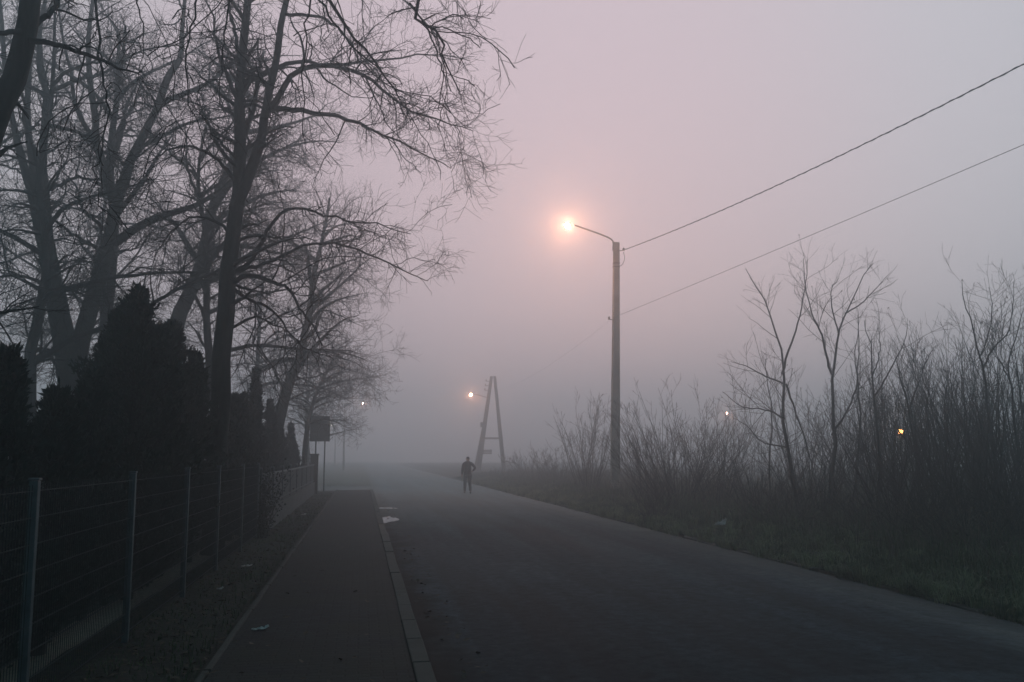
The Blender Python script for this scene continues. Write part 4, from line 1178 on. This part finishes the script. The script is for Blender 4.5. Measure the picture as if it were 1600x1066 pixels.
# ------------------------------------------------------------------ the walker
def skin_mesh(joints, edges, sub=2):
    """joints: {name:(xyz, radius or (rx,ry))}; returns an evaluated mesh grown by the Skin modifier"""
    names = list(joints); me = bpy.data.meshes.new('tmp')
    me.from_pydata([joints[k][0] for k in names], [(names.index(a), names.index(b_)) for a, b_ in edges], [])
    o = bpy.data.objects.new('tmp', me); col.objects.link(o)
    md = o.modifiers.new('skin', 'SKIN'); md.use_smooth_shade = True
    for k, nme in enumerate(names):
        rr = joints[nme][1]; rr = rr if isinstance(rr, tuple) else (rr, rr)
        me.skin_vertices[0].data[k].radius = rr
        me.skin_vertices[0].data[k].use_root = (k == 0)
    sb = o.modifiers.new('sub', 'SUBSURF'); sb.levels = sub; sb.render_levels = sub
    dg = bpy.context.evaluated_depsgraph_get(); dg.update()
    res = bpy.data.meshes.new_from_object(o.evaluated_get(dg))
    bpy.data.objects.remove(o); bpy.data.meshes.remove(me)
    return res


def add_obj(name, me, m, parent):
    me.name = name; me.materials.clear(); me.materials.append(m)
    for p_ in me.polygons: p_.use_smooth = True
    o = bpy.data.objects.new(name, me); col.objects.link(o); o.parent = parent
    return o


pw_ = G(730.5, 771.5, 0.03)
person = thing('person', 'person in a dark jacket walking on the road with one elbow bent outward', 'person', (pw_[0], pw_[1], float(road_z(np.array(pw_[0]), np.array(pw_[1])))))
# local frame: walks away from the camera (+y), x to the right
J = {
    'pelvis': ((0, 0, 0.93), (0.13, 0.10)), 'waist': ((0.0, 0.01, 1.08), (0.125, 0.095)), 'chest': ((0.0, 0.02, 1.28), (0.15, 0.11)), 'collar': ((0.0, 0.02, 1.41), (0.10, 0.075)),
    'neck': ((0.005, 0.03, 1.49), 0.052), 'skull': ((0.01, 0.045, 1.60), (0.078, 0.092)), 'crown': ((0.01, 0.04, 1.69), (0.060, 0.072)),
    'hipL': ((-0.09, 0.0, 0.88), 0.085), 'kneeL': ((-0.11, 0.10, 0.48), 0.056), 'ankL': ((-0.125, 0.08, 0.09), 0.038), 'toeL': ((-0.135, 0.23, 0.04), 0.035),
    'hipR': ((0.09, 0.0, 0.88), 0.085), 'kneeR': ((0.105, 0.02, 0.48), 0.056), 'ankR': ((0.115, -0.20, 0.10), 0.038), 'toeR': ((0.12, -0.05, 0.04), 0.035),
    'shL': ((-0.185, 0.01, 1.39), 0.06), 'elL': ((-0.245, -0.02, 1.10), 0.042), 'wrL': ((-0.262, 0.05, 0.86), 0.027), 'palmL': ((-0.264, 0.065, 0.79), (0.022, 0.036)),
    'shR': ((0.185, 0.01, 1.39), 0.06), 'elR': ((0.36, -0.03, 1.19), 0.042), 'wrR': ((0.25, 0.14, 1.04), 0.027), 'palmR': ((0.205, 0.19, 1.00), (0.022, 0.034)),
}
E_ = [('pelvis', 'waist'), ('waist', 'chest'), ('chest', 'collar'), ('collar', 'neck'), ('neck', 'skull'), ('skull', 'crown'),
      ('pelvis', 'hipL'), ('hipL', 'kneeL'), ('kneeL', 'ankL'), ('ankL', 'toeL'), ('pelvis', 'hipR'), ('hipR', 'kneeR'), ('kneeR', 'ankR'), ('ankR', 'toeR'),
      ('collar', 'shL'), ('shL', 'elL'), ('elL', 'wrL'), ('wrL', 'palmL'), ('collar', 'shR'), ('shR', 'elR'), ('elR', 'wrR'), ('wrR', 'palmR')]
body_me = skin_mesh(J, E_)
bmh = bmesh.new(); bmh.from_mesh(body_me)


def mesh_of(mbuf):
    me_ = mbuf.mesh('tmp2'); bmh.from_mesh(me_); bpy.data.meshes.remove(me_)


def hand(pc, fd, sd, td):
    """fingers and thumb from the palm centre pc: fd finger dir, sd across the palm (towards the index), td curl dir"""
    pc, fd, sd, td = [np.array(v_, float) for v_ in (pc, fd, sd, td)]
    for v_ in (fd, sd, td): v_ /= np.linalg.norm(v_)
    for k, (off, ln) in enumerate(((0.030, 0.072), (0.010, 0.080), (-0.011, 0.075), (-0.031, 0.060))):
        p0 = pc + fd * 0.025 + sd * off; p1 = p0 + fd * ln * 0.5 + td * 0.006; p2 = p1 + (fd * 0.8 + td * 0.6) * ln * 0.32; p3 = p2 + (fd * 0.55 + td * 0.85) * ln * 0.25
        m_ = MB(); m_.tubes(np.array([pc + sd * off * 0.6, p0, p1, p2, p3]), np.array((0.010, 0.0095, 0.009, 0.008, 0.006)), 7, cap=True); mesh_of(m_)
    p0 = pc - fd * 0.015 + sd * 0.03; p1 = p0 + sd * 0.026 + fd * 0.022 + td * 0.012; p2 = p1 + sd * 0.008 + fd * 0.034 + td * 0.012
    m_ = MB(); m_.tubes(np.array([pc - fd * 0.03 + sd * 0.01, p0, p1, p2]), np.array((0.012, 0.0115, 0.010, 0.007)), 7, cap=True); mesh_of(m_)


hand(J['palmL'][0], (-0.05, 0.15, -1), (0, 1, 0.15), (1, 0, 0))
hand(J['palmR'][0], (-0.7, 0.6, -0.5), (0.3, 0.6, 0.5), (-0.5, -0.6, 0))
hc = np.array(J['skull'][0])
m_ = MB(); m_.tubes(np.array([hc + (0, 0.085, 0.045), hc + (0, 0.105, 0.01), hc + (0, 0.118, -0.015), hc + (0, 0.095, -0.03)]), np.array((0.008, 0.012, 0.016, 0.008)), 8, cap=True); mesh_of(m_)
for sx in (-1, 1):
    m_ = MB(); m_.tubes(np.array([hc + (sx * 0.074, -0.005, 0.035), hc + (sx * 0.088, -0.02, 0.02), hc + (sx * 0.086, -0.015, -0.01), hc + (sx * 0.073, 0.0, -0.03)]), np.array((0.008, 0.012, 0.010, 0.006)), 6, cap=True); mesh_of(m_)
m_ = MB(); m_.tubes(np.array([hc + (-0.026, 0.080, -0.058), hc + (0, 0.092, -0.060), hc + (0.026, 0.080, -0.058)]), np.array((0.004, 0.008, 0.004)), 6, cap=True); mesh_of(m_)
bm_me = bpy.data.meshes.new('body'); bmh.to_mesh(bm_me); bmh.free()
body = add_obj('body', bm_me, M['skin'], person)
for sx in (-1, 1):
    m_ = MB(); m_.lathe([(0.0, -0.011), (0.008, -0.008), (0.011, 0), (0.008, 0.008), (0.0, 0.011)], hc + (sx * 0.03, 0.083, 0.022), 10); m_.build('eye', M['eye'], person)
JJ = {
    'pelvis': ((0, 0, 0.82), (0.205, 0.15)), 'waist': ((0.0, 0.01, 1.08), (0.19, 0.145)), 'chest': ((0.0, 0.02, 1.28), (0.20, 0.15)), 'collar': ((0.0, 0.02, 1.42), (0.125, 0.095)), 'neck': ((0.005, 0.03, 1.50), (0.075, 0.078)),
    'shL': ((-0.19, 0.01, 1.385), 0.082), 'elL': ((-0.245, -0.02, 1.10), 0.070), 'wrL': ((-0.261, 0.045, 0.87), 0.050),
    'shR': ((0.19, 0.01, 1.385), 0.082), 'elR': ((0.36, -0.03, 1.19), 0.066), 'wrR': ((0.255, 0.135, 1.045), 0.044)}
EE = [('pelvis', 'waist'), ('waist', 'chest'), ('chest', 'collar'), ('collar', 'neck'), ('collar', 'shL'), ('shL', 'elL'), ('elL', 'wrL'), ('collar', 'shR'), ('shR', 'elR'), ('elR', 'wrR')]
add_obj('jacket', skin_mesh(JJ, EE), M['jacket'], person)
JT = {'pelvis': ((0, 0, 0.95), (0.155, 0.12)), 'hipL': ((-0.09, 0.0, 0.86), 0.112), 'kneeL': ((-0.11, 0.10, 0.48), 0.082), 'ankL': ((-0.125, 0.085, 0.09), 0.066),
      'hipR': ((0.09, 0.0, 0.86), 0.112), 'kneeR': ((0.105, 0.02, 0.48), 0.082), 'ankR': ((0.115, -0.19, 0.10), 0.066)}
add_obj('trousers', skin_mesh(JT, [('pelvis', 'hipL'), ('hipL', 'kneeL'), ('kneeL', 'ankL'), ('pelvis', 'hipR'), ('hipR', 'kneeR'), ('kneeR', 'ankR')]), M['trousers'], person)
for sfx, an, to in (('L', (-0.125, 0.07, 0.07), (-0.137, 0.24, 0.045)), ('R', (0.115, -0.21, 0.07), (0.122, -0.04, 0.045))):
    add_obj('shoe', skin_mesh({'heel': ((an[0], an[1] - 0.03, 0.05), (0.045, 0.05)), 'mid': (((an[0] + to[0]) / 2, (an[1] + to[1]) / 2, 0.05), (0.046, 0.046)), 'toe': (to, (0.044, 0.036))}, [('heel', 'mid'), ('mid', 'toe')]), M['shoe'], person)
add_obj('hair', skin_mesh({'a': (tuple(hc + (0, -0.012, 0.0)), (0.080, 0.088)), 'b': (tuple(hc + (0, -0.016, 0.07)), (0.082, 0.092)), 'c': (tuple(hc + (0, -0.008, 0.115)), (0.062, 0.072))}, [('a', 'b'), ('b', 'c')]), M['hair'], person)

# ------------------------------------------------------------------ litter
def scrap(name, label, cat, px, py, z, sx, sy, rz, seed, hgt=0.03):
    q = G(px, py, z)
    r = np.random.default_rng(seed); n_ = 9
    X, Y = np.meshgrid(np.linspace(-1, 1, n_), np.linspace(-1, 1, n_))
    Z = np.abs(r.normal(size=(n_, n_))) * 0.4 + np.clip(X, 0, 1) ** 2 * 0.9
    X = X + r.normal(size=X.shape) * 0.07; Y = Y * (1 - 0.35 * np.abs(X)) + r.normal(size=X.shape) * 0.07
    x = X * sx / 2; y = Y * sy / 2
    v = np.stack([x * math.cos(rz) - y * math.sin(rz), x * math.sin(rz) + y * math.cos(rz), Z * hgt + 0.004], -1)
    b_ = MB(); i = np.arange(n_ - 1)[:, None] * n_ + np.arange(n_ - 1)[None]
    b_.add(v, np.stack([i, i + 1, i + 1 + n_, i + n_], -1), smooth=False)
    o = b_.build(name, M['paper']); o.location = q
    sd = o.modifiers.new('thickness', 'SOLIDIFY'); sd.thickness = 0.0015
    return tag(o, label, cat, 'litter along the street')


scrap('paper_scrap', 'white crumpled strip of paper lying on the pavement', 'litter', 407, 984, 0.092, 0.16, 0.10, 0.25, 1)
scrap('paper_scrap', 'pale flat scrap of paper on the soil between the fence and the pavement edging', 'litter', 386, 885, 0.05, 0.17, 0.16, 0.1, 2, 0.02)
scrap('paper_scrap', 'small pale scrap of litter at the foot of the wire fence', 'litter', 344, 921, 0.05, 0.08, 0.08, 0.5, 3, 0.02)
scrap('paper_scrap', 'tiny white scrap on the soil below the board fence', 'litter', 475, 805, 0.06, 0.12, 0.14, 0.5, 4, 0.04)
scrap('plastic_bag', 'white crumpled plastic bag in the verge grass on the right', 'litter', 1126, 821, 0.28, 0.24, 0.22, 0.3, 5, 0.10)
scrap('paper_scrap', 'small white scrap in the verge grass right of the lamp pole', 'litter', 998, 788, 0.25, 0.12, 0.12, 0.3, 6, 0.05)
